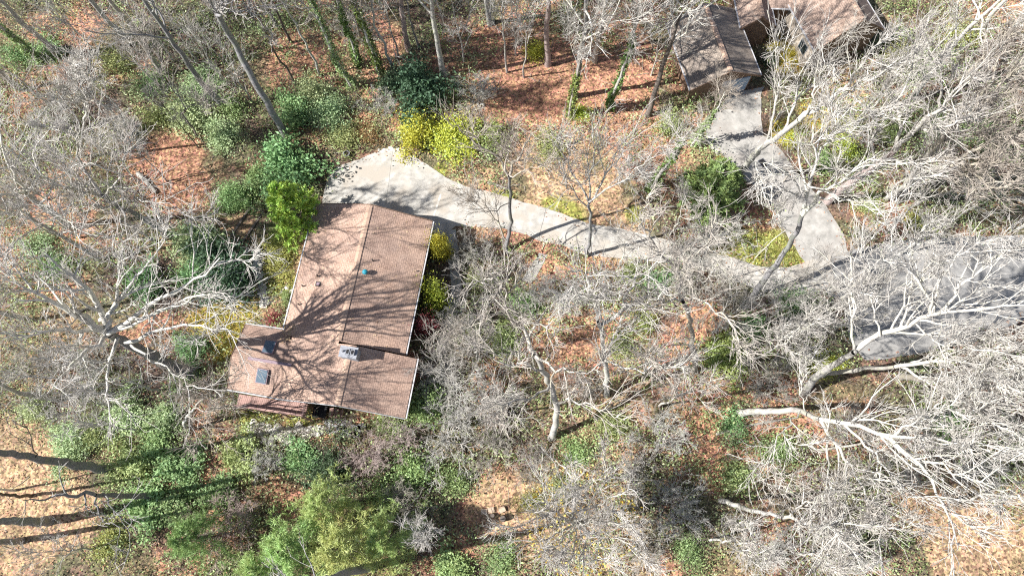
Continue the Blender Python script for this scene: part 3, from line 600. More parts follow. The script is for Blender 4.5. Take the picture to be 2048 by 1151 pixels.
custom('bare tree with long grey trunk curving up from below centre', 24, .26, (0, 14.5, [(1101,878),(1112,845),(1114,810),(1101,766),(1086,742),(1070,709)]), [
  (13.9,20,[(1070,709),(1046,659),(1026,633),(1006,599),(1000,569)],.15), (15.5,20,[(1030,640),(1075,645),(1120,660)],.07), (13.9,18.9,[(1086,742),(1060,730),(1030,735),(990,720),(950,650)],.09), (14.4,19.4,[(1072,712),(1110,735),(1160,745),(1200,742)],.10), (12.2,16.7,[(1101,768),(1060,800),(1020,810),(960,800)],.09), (11.7,15.5,[(1112,806),(1150,800),(1200,810),(1250,840)],.08), (17.8,21.1,[(1002,580),(970,560),(920,565)],.06), (16.7,21.1,[(1010,600),(1010,560),(1015,540)],.06)], 'pale', 'grey')
custom('bare tree at the centre with hooked limbs reaching over the rust leaves', 25, .22, (0, 14, [(1214,790),(1212,750),(1209,716),(1206,672),(1197,643)]), [
  (13.5,18.8,[(1197,643),(1190,600),(1210,590),(1240,600)],.12), (13.1,18.8,[(1200,650),(1256,613),(1290,606),(1320,597)],.13), (13.5,18.8,[(1197,643),(1192,605),(1170,585),(1140,600)],.08), (10,16.2,[(1208,715),(1235,670),(1250,625)],.09), (15,20.6,[(1245,615),(1250,590),(1275,550),(1300,540)],.09), (10,15,[(1209,720),(1270,740),(1330,733),(1380,735)],.08), (13.8,20,[(1205,640),(1185,590),(1165,540)],.08)], 'pale', 'grey')
custom('bare tree right of centre with tall curved trunk and white forked top', 26, .22, (0, 15, [(1389,740),(1389,719),(1386,682),(1379,636),(1366,603)]), [
  (14.1,20.7,[(1366,603),(1352,545),(1320,505),(1299,483)],.13), (15.5,21.3,[(1356,560),(1352,525),(1402,503),(1432,473)],.12), (14.4,19,[(1366,603),(1330,600),(1290,612)],.08), (14.9,20.1,[(1362,590),(1410,600),(1460,640),(1480,680)],.08), (16.1,21.8,[(1405,503),(1425,480),(1428,440)],.06), (16.7,21.8,[(1316,500),(1290,450),(1280,420)],.07), (9.2,13.8,[(1386,690),(1330,690),(1270,720)],.05)], 'pale', 'grey')
custom('dark leaning trunk crossing the fork of the two driveways', 27, .27, (0, 11.5, [(1503,596),(1525,566),(1557,523),(1589,472),(1604,430)]), [
  (11.3,18.5,[(1604,430),(1615,372),(1634,314),(1625,250)],.17), (11.3,18,[(1604,430),(1641,385),(1686,356),(1750,314)],.16), (13,18,[(1612,390),(1580,350),(1545,330),(1500,320)],.08), (15,19.5,[(1634,315),(1660,270),(1690,230)],.08), (12,16,[(1630,395),(1690,400),(1760,430)],.08), (9,13,[(1590,470),(1550,440),(1540,400)],.06)], 'pale', 'slate')
custom('big pale trunk sweeping up to the right from the grey concrete drive', 28, .30, (0, 12, [(1478,352),(1496,325),(1514,302),(1551,277),(1598,240)]), [
  (11.8,19,[(1598,240),(1638,210),(1698,177),(1748,157),(1798,117)],.20), (7,17,[(1531,288),(1544,240),(1564,160),(1568,90)],.12), (12.5,18,[(1610,232),(1640,170),(1650,120)],.10), (15,20,[(1690,180),(1720,130),(1760,80)],.09), (13,17.5,[(1640,210),(1700,215),(1760,230)],.09), (9.5,16,[(1565,265),(1590,210),(1600,150),(1640,90)],.10)], 'pale', 'grey')
custom('thick pinkish grey trunk rising between the two driveways toward the upper right', 29, .34, (0, 13, [(1655,402),(1698,366),(1748,334),(1791,300)]), [
  (12.8,20,[(1791,300),(1832,260),(1882,214),(1948,144)],.22), (13.5,19,[(1800,290),(1790,230),(1810,160),(1840,90)],.13), (14.5,20,[(1832,260),(1890,250),(1960,230)],.12), (10,16,[(1748,334),(1745,270),(1760,210)],.10), (16,21,[(1880,215),(1880,150),(1900,80)],.10), (12,16,[(1770,318),(1830,330),(1890,320)],.10)], 'pale', 'pink')
custom('leaning pale trunk above the road reaching the right edge', 30, .33, (0, 12.5, [(1795,404),(1832,340),(1860,303),(1892,267)]), [
  (12.3,19,[(1892,267),(1952,217),(1999,174),(2048,130)],.22), (13,19,[(1900,260),(1930,190),(1960,120),(1980,50)],.13), (12.3,17,[(1892,267),(1950,270),(2020,270)],.13), (15,20,[(1950,218),(1990,140),(2030,60)],.10)], 'pale', 'grey')
custom('low pale trunk running beside the road top toward the right edge', 31, .26, (0, 11, [(1770,398),(1805,377),(1850,352),(1898,327)]), [
  (10.8,17.5,[(1898,327),(1948,300),(2032,254)],.16), (11,17,[(1898,327),(1960,330),(2040,320)],.13), (8,14,[(1850,350),(1870,310),(1885,250)],.08), (11.5,17,[(1920,315),(1960,360),(2000,400)],.10)], 'pale', 'pale')
custom('massive lichened tree spreading over the asphalt road', 32, .31, (0, 13, [(1607,785),(1631,752),(1665,730),(1708,704)]), [
  (12.5,21,[(1708,704),(1781,660),(1838,640),(1878,627),(1948,613),(2048,610)],0.19), (12.5,19,[(1708,704),(1706,640),(1708,560),(1700,500)],0.10), (16,22,[(1862,632),(1862,600),(1798,517),(1775,466),(1768,416)],0.10), (16,22,[(1850,636),(1880,570),(1900,520),(1960,480)],0.10), (17,22,[(1878,627),(1930,560),(2000,510),(2048,490)],0.10), (14,19,[(1760,672),(1740,600),(1735,540),(1740,480)],0.07), (14.5,20,[(1781,660),(1810,590),(1815,520),(1850,450)],0.07), (15,20,[(1820,645),(1880,680),(1950,700)],0.07)], 'pale', 'grey', full=1)
custom('long pale limbed tree lying low across the lower edge of the road', 33, .2, (0, 11, [(1625,752),(1675,742),(1731,737),(1790,733)]), [
  (10.8,19,[(1790,733),(1832,730),(1932,720),(1982,700),(2048,690)],0.14), (11,17,[(1800,732),(1860,765),(1920,790),(2000,830)],0.10), (12,18,[(1850,729),(1900,690),(1960,660)],0.07), (14,20,[(1930,720),(1990,740),(2048,745)],0.07)], 'pale', 'grey', full=1)
custom('great fan shaped white tree filling the lower right corner', 34, .27, (0, 10.5, [(1478,824),(1530,822),(1598,819),(1640,838)]), [
  (10.3,20,[(1640,838),(1698,850),(1759,866),(1832,870),(1949,883),(2048,906)],0.17), (10.3,18,[(1640,838),(1665,876),(1698,923),(1715,963),(1749,1013),(1762,1067)],0.12), (14,20,[(1759,866),(1815,900),(1866,963),(1899,1044),(1916,1100)],0.12), (11.5,16.5,[(1655,880),(1658,953),(1642,993),(1605,1034)],0.08), (15,20,[(1815,900),(1880,930),(1960,960),(2040,990)],0.08), (12,18,[(1690,850),(1740,900),(1790,960),(1830,1040)],0.09), (15,20,[(1790,868),(1850,830),(1920,810)],0.07), (9.5,13,[(1600,820),(1560,870),(1520,930)],0.06), (13,18,[(1705,940),(1690,1010),(1680,1080)],0.07), (9.5,14,[(1610,820),(1600,770),(1610,720)],0.05)], 'pale', 'grey', full=0)
custom('bare tree with pale forked trunk near the bottom right', 35, .19, (0, 10, [(1441,1000),(1475,1010),(1508,1020),(1565,1034)]), [
  (9.8,18,[(1565,1034),(1615,1044),(1685,1057),(1765,1114)],0.12), (10,16,[(1570,1034),(1600,1010),(1650,1000),(1700,985)],0.07), (11,17,[(1620,1045),(1640,1090),(1650,1140)],0.07), (13,18,[(1690,1058),(1740,1050),(1800,1060)],0.06)], 'pale', 'grey', extra=4)
custom('pale bare tree at the right edge below the road', 36, .28, (0, 12, [(1800,752),(1850,757),(1892,768)]), [
  (11.8,19,[(1892,768),(1916,793),(1966,833),(2048,880)],.17), (12,19,[(1895,768),(1950,760),(2048,770)],.13), (12,18,[(1892,768),(1900,830),(1930,900)],.10)], 'pale', 'grey', full=1)
_rt = custom('radial bare tree with yellow leaves seen from straight above near the bottom', 37, .2, (0, 7, [(1150,1044),(1153,1044),(1156,1044)]), [
  (4.5+2*(k_ % 3)/2,12+(k_ % 2)*1.5,[(1155,1044),(1155+55*math.cos(a),1044+55*math.sin(a)),(1155+(118+34*math.sin(a*5))*math.cos(a+.1),1044+(118+34*math.sin(a*5))*math.sin(a+.1))],.07) for k_, a in enumerate(np.arange(0,6.28,.33))], 'pale', 'grey', n2=8, n3=6, n4=2, extra=1, tw=.016, lr2=.3, ang2=(12,35))
_r = np.random.default_rng(5); _a, _q = _r.uniform(0, 6.28, 900), np.sqrt(_r.random(900)); V, Q = leaf_quads(_r, np.column_stack([np.cos(_a)*_q*3.6, np.sin(_a)*_q*3.6, 4.5+6*_q*_r.random(900)]), .11, .4)
_lo = link('foliage', mesh('foliage', V, [Q], LEAF['gold'], False, _r.random(900)), _rt)
# straight tall trunk at upper left
custom('tall straight blue grey trunk leaning in from the top edge at upper left', 38, .32, (0, 17, [(573,277),(545,226),(510,163),(470,91),(437,32),(415,-8)]), [
  (15.3,21,[(440,38),(447,20),(440,-30)],.13), (16.8,23,[(416,-6),(390,-60),(360,-110)],.2)], 'slate', 'slate', extra=6)
custom('thick dark trunk leaning out past the left edge near the bottom', 39, .34, (0, 13, [(224,940),(150,929),(70,915),(-10,903)]), [(12.8,20,[(-10,903),(-80,885),(-150,870)],.2), (9,14,[(70,915),(60,870),(30,820)],.05)], 'dark', 'slate', extra=4, sparse=True)
custom('grey trunk lying low left of the bare bush at bottom left', 40, .24, (0, 8, [(312,992),(250,991),(190,989)]), [(7.8,14,[(190,989),(120,990),(50,1000)],.14), (7,11,[(195,989),(190,1030),(240,1060)],.07), (7,12,[(205,989),(230,1020),(260,1070)],.06)], 'slate', 'slate', extra=4, sparse=True)
custom('stout dark trunk at the left edge near the bottom with its long shadow', 41, .36, (0, 8, [(95,1041),(45,1042),(-20,1044)]), [(7.8,16,[(-20,1044),(-90,1045),(-150,1046)],.2)], 'slate', 'slate', extra=4, sparse=True)
custom('tall trunk at the bottom edge throwing a long diagonal shadow across the tan clearing', 47, .34, (0, 15, [(748,1130),(692,1146),(635,1164)]), [(14.8,19,[(635,1164),(600,1185),(570,1215)],.18), (13,17,[(650,1160),(620,1220),(610,1260)],.08), (13,17,[(650,1160),(600,1160),(560,1150)],.07)], 'slate', 'slate', sparse=True)
custom('grey trunk on the tan leaves in the bottom left corner', 48, .24, (0, 9, [(40,1082),(0,1083),(-40,1085)]), [(8.8,15,[(-40,1085),(-100,1088),(-150,1090)],.14), (8,12,[(-30,1085),(-60,1060),(-100,1030)],.06)], 'slate', 'slate', sparse=True)
custom('slim dark trunk between the stout trunk and the thick leaning trunk at the left edge', 49, .13, (0, 9, [(60,992),(10,989),(-40,987)]), [(8.8,14,[(-40,987),(-90,984),(-140,980)],.08)], 'slate', 'dark', sparse=True)
custom('bare tree left of the deck with pale bowed crown', 42, .15, (0, 6, [(372,858),(368,845),(376,830),(390,815)]), [(5.8,11,[(390,815),(420,780),(450,750)],.08), (5.8,10.5,[(390,815),(375,770),(360,740)],.07), (6,10,[(388,816),(430,820),(470,800)],.06), (5,9,[(376,832),(410,855),(430,880)],.06)], 'grey', 'grey', n2=7, n3=6, n4=3, tw=.015)
custom('slender forked sapling in the leaf clearing at upper left', 43, .09, (0, 5.5, [(404,281),(380,250),(365,225),(372,218)]), [(5.3,9,[(372,218),(345,180),(310,130),(280,85)],.05), (5.3,8,[(372,218),(400,205),(430,195)],.04)], 'slate', 'dark', n2=6, n3=5, n4=2, tw=.013)
custom('bare tree at far left with white upright trunk', 44, .16, (0, 8, [(160,312),(166,270),(173,216)]), [(7.8,13,[(173,216),(160,180),(130,140)],.08), (7.8,13,[(173,216),(185,180),(180,130)],.08), (8,12,[(172,222),(140,200),(100,190)],.06)], 'grey', 'grey', n2=7, n3=6, n4=3)
custom('white limbed tree spilling over the left edge above the big tree', 45, .26, (0, 11, [(140,452),(95,420),(60,392),(50,383)]), [(10.8,17,[(50,383),(20,340),(0,280),(-10,230)],.13), (10.8,16,[(50,383),(85,350),(60,300),(110,250)],.10), (11,16,[(48,384),(0,390),(-40,400)],.12), (9,15,[(80,408),(110,370),(150,330),(200,330)],.09), (9.5,15,[(90,415),(140,445),(160,480)],.08)], 'pale', 'grey')
custom('bare tree left of the roof line with grey limbs over the rust clearing', 46, .24, (0, 12, [(340,470),(280,432),(230,410),(205,392)]), [(11.8,18,[(205,392),(170,340),(150,300),(160,250)],.12), (11.8,18,[(205,392),(150,380),(80,350)],.12), (12,17,[(210,394),(240,350),(250,300)],.09), (11,16,[(225,405),(290,400),(350,415)],.08), (10,15,[(250,415),(240,460),(250,510)],.08)], 'grey', 'slate')

# ------------------------------------------------------------------ further bare trees of the wood
for px, py, h, lab, kw in [
  (583,87,17,'slim dark trunk at the top edge right of the tall blue grey trunk', dict(pool=SLIM, mat='dark', i=0)),
  (592,173,15,'thin dark pole of a tree ending at the pale shrub near top left', dict(pool=SLIM, mat='dark', i=1)),
  (450,214,20,'grey half hidden trunk left of the tall blue grey trunk', dict(mat='slate', i=1)),
  (330,150,19,'bare grey tree at upper left above the pale green shrubs', dict(mat='grey', i=4)),
  (250,75,18,'bare grey tree at the top edge left of the slate trunks', dict(mat='grey', i=5)),
  (120,110,18,'bare tree with tangled grey limbs near the top left corner', dict(mat='grey', i=3)),
  (40,180,16,'bare grey tree leaning out over the left edge near the top', dict(mat='grey', i=0)),
  (394,293,8,'short dark sapling beside the forked sapling in the leaf clearing', dict(pool=SLIM, mat='dark', i=2)),
  (331,361,8,'thin dark sapling above the golden lawn clearing at left', dict(pool=SLIM, mat='slate', i=3)),
  (785,140,18,'slender grey trunk between the ivy trunks and the dark holly', dict(pool=SLIM, mat='grey', i=1)),
  (817,100,20,'straight pale brown trunk at the top above the dark holly', dict(mat='pink', i=4)),
  (838,100,14,'very thin pole tree right of the straight pale brown trunk', dict(pool=SLIM, mat='slate', i=0)),
  (889,152,20,'large pale trunk with wide white crown above the yellow green bushes', dict(mat='pale', bmat='grey', i=2)),
  (1015,142,14,'small grey tree in the rust clearing at top centre', dict(pool=SLIM, mat='grey', i=2)),
  (1096,130,20,'pale straight trunk in the rust clearing at top centre', dict(mat='pale', bmat='pink', i=1)),
  (1147,192,20,'tall two toned trunk in the rust clearing right of the pale straight trunk', dict(mat='pale', bmat='slate', i=0)),
  (1048,152,11,'small spindly tree with green leaves at its foot at top centre', dict(pool=SLIM, mat='grey', i=3)),
  (1294,232,18,'dark leaning trunk at the right end of the rust clearing', dict(mat='pale', bmat='dark', i=3, lean=(6,0))),
  (1190,120,18,'white crowned tree over the rust clearing below the top edge', dict(mat='pale', bmat='grey', i=5)),
  (980,50,18,'white crowned tree at the top edge left of centre', dict(mat='pale', bmat='grey', i=3)),
  (690,30,17,'bare tree at the top edge above the ivy trunks', dict(mat='grey', i=0)),
  (1820,200,18,'pale crowded tree at upper right above the road', dict(mat='pale', i=0)),
  (1920,160,17,'pale slanting tree near the top right corner', dict(mat='pale', i=2)),
  (1960,60,15,'pale bare tree in the top right corner', dict(mat='pale', i=5)),
  (1700,260,13,'slender white tree on the bank right of the grey drive', dict(pool=SLIM, mat='pale', i=0)),
  (1770,465,13,'slender white tree at the top kerb of the road', dict(pool=SLIM, mat='pale', i=1)),
  (1560,680,14,'thin pale tree below the road junction', dict(pool=SLIM, mat='pale', i=2)),
  (1500,730,13,'spindly pale tree beside the yellow green bush right of centre', dict(pool=SLIM, mat='pale', i=3)),
  (1640,900,15,'pale thin tree under the great fan shaped tree', dict(pool=SLIM, mat='pale', i=0)),
  (1900,1000,14,'pale thin tree above the tan clearing in the lower right corner', dict(pool=SLIM, mat='pale', i=1)),
  (1420,1080,13,'pale thin tree at the bottom edge left of the forked trunk', dict(pool=SLIM, mat='pale', i=2)),
  (1320,810,13,'thin grey tree below the hooked limbs at centre', dict(pool=SLIM, mat='pale', i=3)),
  (1000,830,11,'pale slender tree in the grey thicket right of the house', dict(pool=SLIM, mat='pale', i=0)),
  (955,720,12,'pale slender tree leaning over the thicket beside the red shrub', dict(pool=SLIM, mat='pale', i=1)),
  (880,1060,10,'thin dark tree beside the long trunk shadow at the bottom', dict(pool=SLIM, mat='slate', i=2)),
  (120,800,14,'bare grey tree at left below the big fan crown', dict(mat='grey', i=5)),
  (60,640,15,'bare grey tree at the left edge behind the big fan crown', dict(mat='grey', i=1)),
  (200,520,14,'bare grey tree above the big fan crown at left', dict(mat='grey', i=2)),
  (290,860,10,'slender grey tree among pale shrubs at lower left', dict(pool=SLIM, mat='grey', i=3)),
  (30,980,12,'thin pale tree on the tan leaves at lower left', dict(pool=SLIM, mat='grey', i=0)),
  (560,60,16,'thin grey pole tree between the tall trunks at the top', dict(pool=SLIM, mat='slate', i=3)),
  (640,150,16,'slim grey pole tree left of the ivy trunks', dict(pool=SLIM, mat='grey', i=1)),
  (510,40,13,'slim slate sapling leaning beside the tall blue grey trunk', dict(pool=SLIM, mat='slate', i=2)),
  (1240,180,16,'slim pale pole tree right of the two toned trunk', dict(pool=SLIM, mat='grey', i=0)),
  (1340,470,9,'low pale tree in the thicket below the tan bank', dict(pool=SLIM, mat='pale', i=1)),
]: tree(px, py, h, lab, **kw)

# understory trees, branching low; placed where their crowns show
for px, py, h, lab, mat in [
  (1600,560,7,'white low branching tree over the drive junction','pale'), (1425,540,7,'low branching tree where the driveway disappears','pale'), (1318,95,8,'white low branching tree touching the garage roof','pale'), (1600,318,8,'white low branching tree on the verge of the grey drive','pale'), (1660,120,8,'white low branching tree in front of the pinkish roof','pale'), (1700,640,8,'white low branching tree at the lower kerb of the road','pale'), (1850,470,8,'white low branching tree at the upper kerb of the road','pale'),
  (60,60,9,'low branching grey tree in the top left corner','grey'), (160,70,9,'low branching grey tree below the top edge at far left','grey'), (300,60,9,'low branching tree at the top edge left of the slate trunks','grey'),
  (30,150,9,'low branching tree on the left edge above the red tinted sapling','grey'), (210,190,8,'low branching tree right of the white upright trunk','grey'), (270,120,9,'low branching tree above the olive shrub at upper left','grey'),
  (350,60,9,'low branching tree between the slate trunks at the top edge','grey'), (410,110,8,'low branching tree left of the tall blue grey trunk','grey'), (470,150,8,'low branching tree crossing behind the tall blue grey trunk','grey'),
  (60,290,9,'low branching tree at the left edge beside the white limbs','pale'), (20,350,9,'white low branching tree cut by the left edge','pale'), (140,370,9,'white low branching tree above the rust leaves at left','pale'),
  (240,330,8,'low branching tree at the left of the leaf clearing','pale'), (90,430,9,'white low branching tree over the pale green shrub at left','pale'), (250,440,9,'low branching tree above the big fan crown','pale'),
  (40,540,9,'low branching tree under the fan crown at the left edge','grey'), (120,700,9,'low branching tree below the fan crown at far left','grey'),
  (260,760,9,'low branching tree at the foot of the fan crown','grey'), (40,780,8,'low branching tree above the pale mint bush','grey'), (180,800,8,'low branching tree among the lower left thicket','grey'),
  (130,1100,7,'low branching tree in the bottom left corner','grey'),
  (700,20,9,'low branching tree behind the ivy trunks','grey'), (780,50,9,'low branching tree between ivy trunks and pale trunk','grey'), (920,60,9,'white low branching tree above the rust clearing','pale'),
  (1030,40,9,'white low branching tree at the top edge centre','pale'), (1200,50,9,'white low branching tree at the top edge right of centre','pale'),
  
  
  (1790,160,9,'white low branching tree in the upper right crowd','pale'), (1880,90,10,'white low branching tree near the top right','pale'),
  (1980,120,10,'white low branching tree at the top of the right edge','pale'), (1960,200,10,'white low branching tree at the right edge above the slanting trunks','pale'), (1740,220,9,'white low branching tree over the lime bush','pale'),
  (1840,330,9,'white low branching tree between the slanting trunks and road','pale'), (1960,400,9,'white low branching tree at the right edge above the road','pale'), 
  (1560,620,8,'white low branching tree below the drive junction','pale'), (1640,620,9,'white low branching tree at the left end of the road','pale'),
  (1450,640,8,'white low branching tree in the thicket right of centre','pale'), (1300,740,8,'low branching tree between the central trunks','pale'), 
  (920,780,7,'grey low branching tree in the thicket beside the roof','grey'), 
  (1250,500,7,'low branching tree on the lower edge of the driveway','pale'), 
  (1530,960,8,'low branching tree beside the forked trunk at bottom right','pale'), 
  (1960,780,9,'low branching tree at the right edge below the road','pale'), (1990,900,9,'low branching tree at the right edge beside the fan','pale'),
  (1640,1110,8,'low branching tree at the bottom edge under the fan','pale'), 
  (890,740,7,'grey low branching tree at the lower right wall','grey')]:
    tree(px, py, h, lab, pool=MED, mat=mat, group='low branching trees')

# ------------------------------------------------------------------ ivy on trunks
def ivy_tree(seed, px, py, h, r, lean, label, ivy_h=.75, leaf='ivy', dens=1.0, mat='grey'):
    rng = np.random.default_rng(seed); Pp, R_ = trunk_path(rng, h, r, lean, .2)
    LP, LR = sprout(rng, Pp[None], R_[None], 9, .55, .26, (30, 60), .1, .16, 12, .6, .2, 1, .2, .03)
    tm, cm = build_bare('t', seed, (Pp, R_), (LP, LR), 6, 6, 2, .011)
    M = int(2600*dens); t = rng.random(M)**1.2*ivy_h; cx = np.stack([np.interp(t*h, Pp[:, 2], Pp[:, c]) for c in (0, 1)], 1); a = rng.uniform(0, 6.28, M)
    rad = np.interp(t*h, Pp[:, 2], R_)+.05+np.abs(rng.normal(size=M))*.16*(1-.5*t); pts = np.column_stack([cx[:, 0]+np.cos(a)*rad, cx[:, 1]+np.sin(a)*rad, t*h])
    kp = vnoise(t*9+seed, a*1.2) > rng.uniform(.25, .62, M); pts = pts[kp]; M = len(pts)
    V, Q = leaf_quads(rng, pts, .10, .4, .7); im = mesh('ivy', V, [Q], LEAF[leaf], False, rng.random(M))
    return plant('ivy_clad_tree', (tm, cm, im), ('trunk', 'crown', 'ivy'), (BARK[mat], BARK['pale'], LEAF[leaf]), gpos(px, py), 0, 1, label, 'tree', 'ivy clad trees')
ivy_tree(500, 761,150, 18, .18, (-.3,.5), 'ivy wrapped trunk with the leafiest sleeve at top left of centre', .9, 'ivy', 1.5)
ivy_tree(501, 719,132, 16, .14, (0,0), 'thin ivy trunk left of the leafiest ivy trunk', .6)
ivy_tree(502, 706,176, 17, .18, (-.6,0), 'dark ivy trunk nearest the green thicket at upper left', .8, 'mid', 1.2)
ivy_tree(503, 1218,218, 15, .16, (1,0), 'ivy trunk leaning over the rust clearing at top centre right', .7, 'ivy')
ivy_tree(504, 1298,376, 10, .17, (1.6,.3), 'leaning mossy ivy trunk above the tan bank', .8, 'ivy', .9)
ivy_tree(505, 1138,232, 14, .13, (0,0), 'ivy footed trunk beside the lime tuft in the rust clearing', .5, 'ivy', .8)
ivy_tree(506, 1383,290, 8, .14, (.8,0), 'mossy yellow trunk left of the grey concrete drive', .75, 'olive', .6)
ivy_tree(507, 76,128, 10, .22, (0,0), 'short ivy covered trunk near the top left corner', .6, 'olive', .8)

# ------------------------------------------------------------------ shrubs
ROUND = [leafy(600+i, 1.0*1.6, 1.9, 64, 84, .078, .40) for i in range(4)]       # nominal radius 1.6 m
LOOSE = [leafy(620+i, 1.6, 1.5, 48, 62, .078, .52, .05, .25, .8) for i in range(3)]
FEATH = [leafy(640+i, 1.6, 1.1, 80, 60, .062, .36, .02, .1, .7, .3) for i in range(2)]
BIGLEAF = [leafy(660+i, 1.6, 2.4, 60, 74, .105, .37, .1, .55) for i in range(3)]
def shrub(px, py, r, h, colr, label, pool=ROUND, name='shrub', group='evergreen shrubs', cat='shrub', i=None):
    nom = {id(ROUND): 1.9, id(LOOSE): 1.5, id(FEATH): 1.1, id(BIGLEAF): 2.4}[id(pool)]; q = RNG.integers(len(pool)) if i is None else i % len(pool)
    return plant(name, pool[q], ('stems', 'crown'), (BARK['dark'], LEAF[colr]), gpos(px, py, h*.55), RNG.uniform(0, 6.28), (r/1.6, r/1.6*RNG.uniform(.85, 1.1), h/nom), label, cat, group)
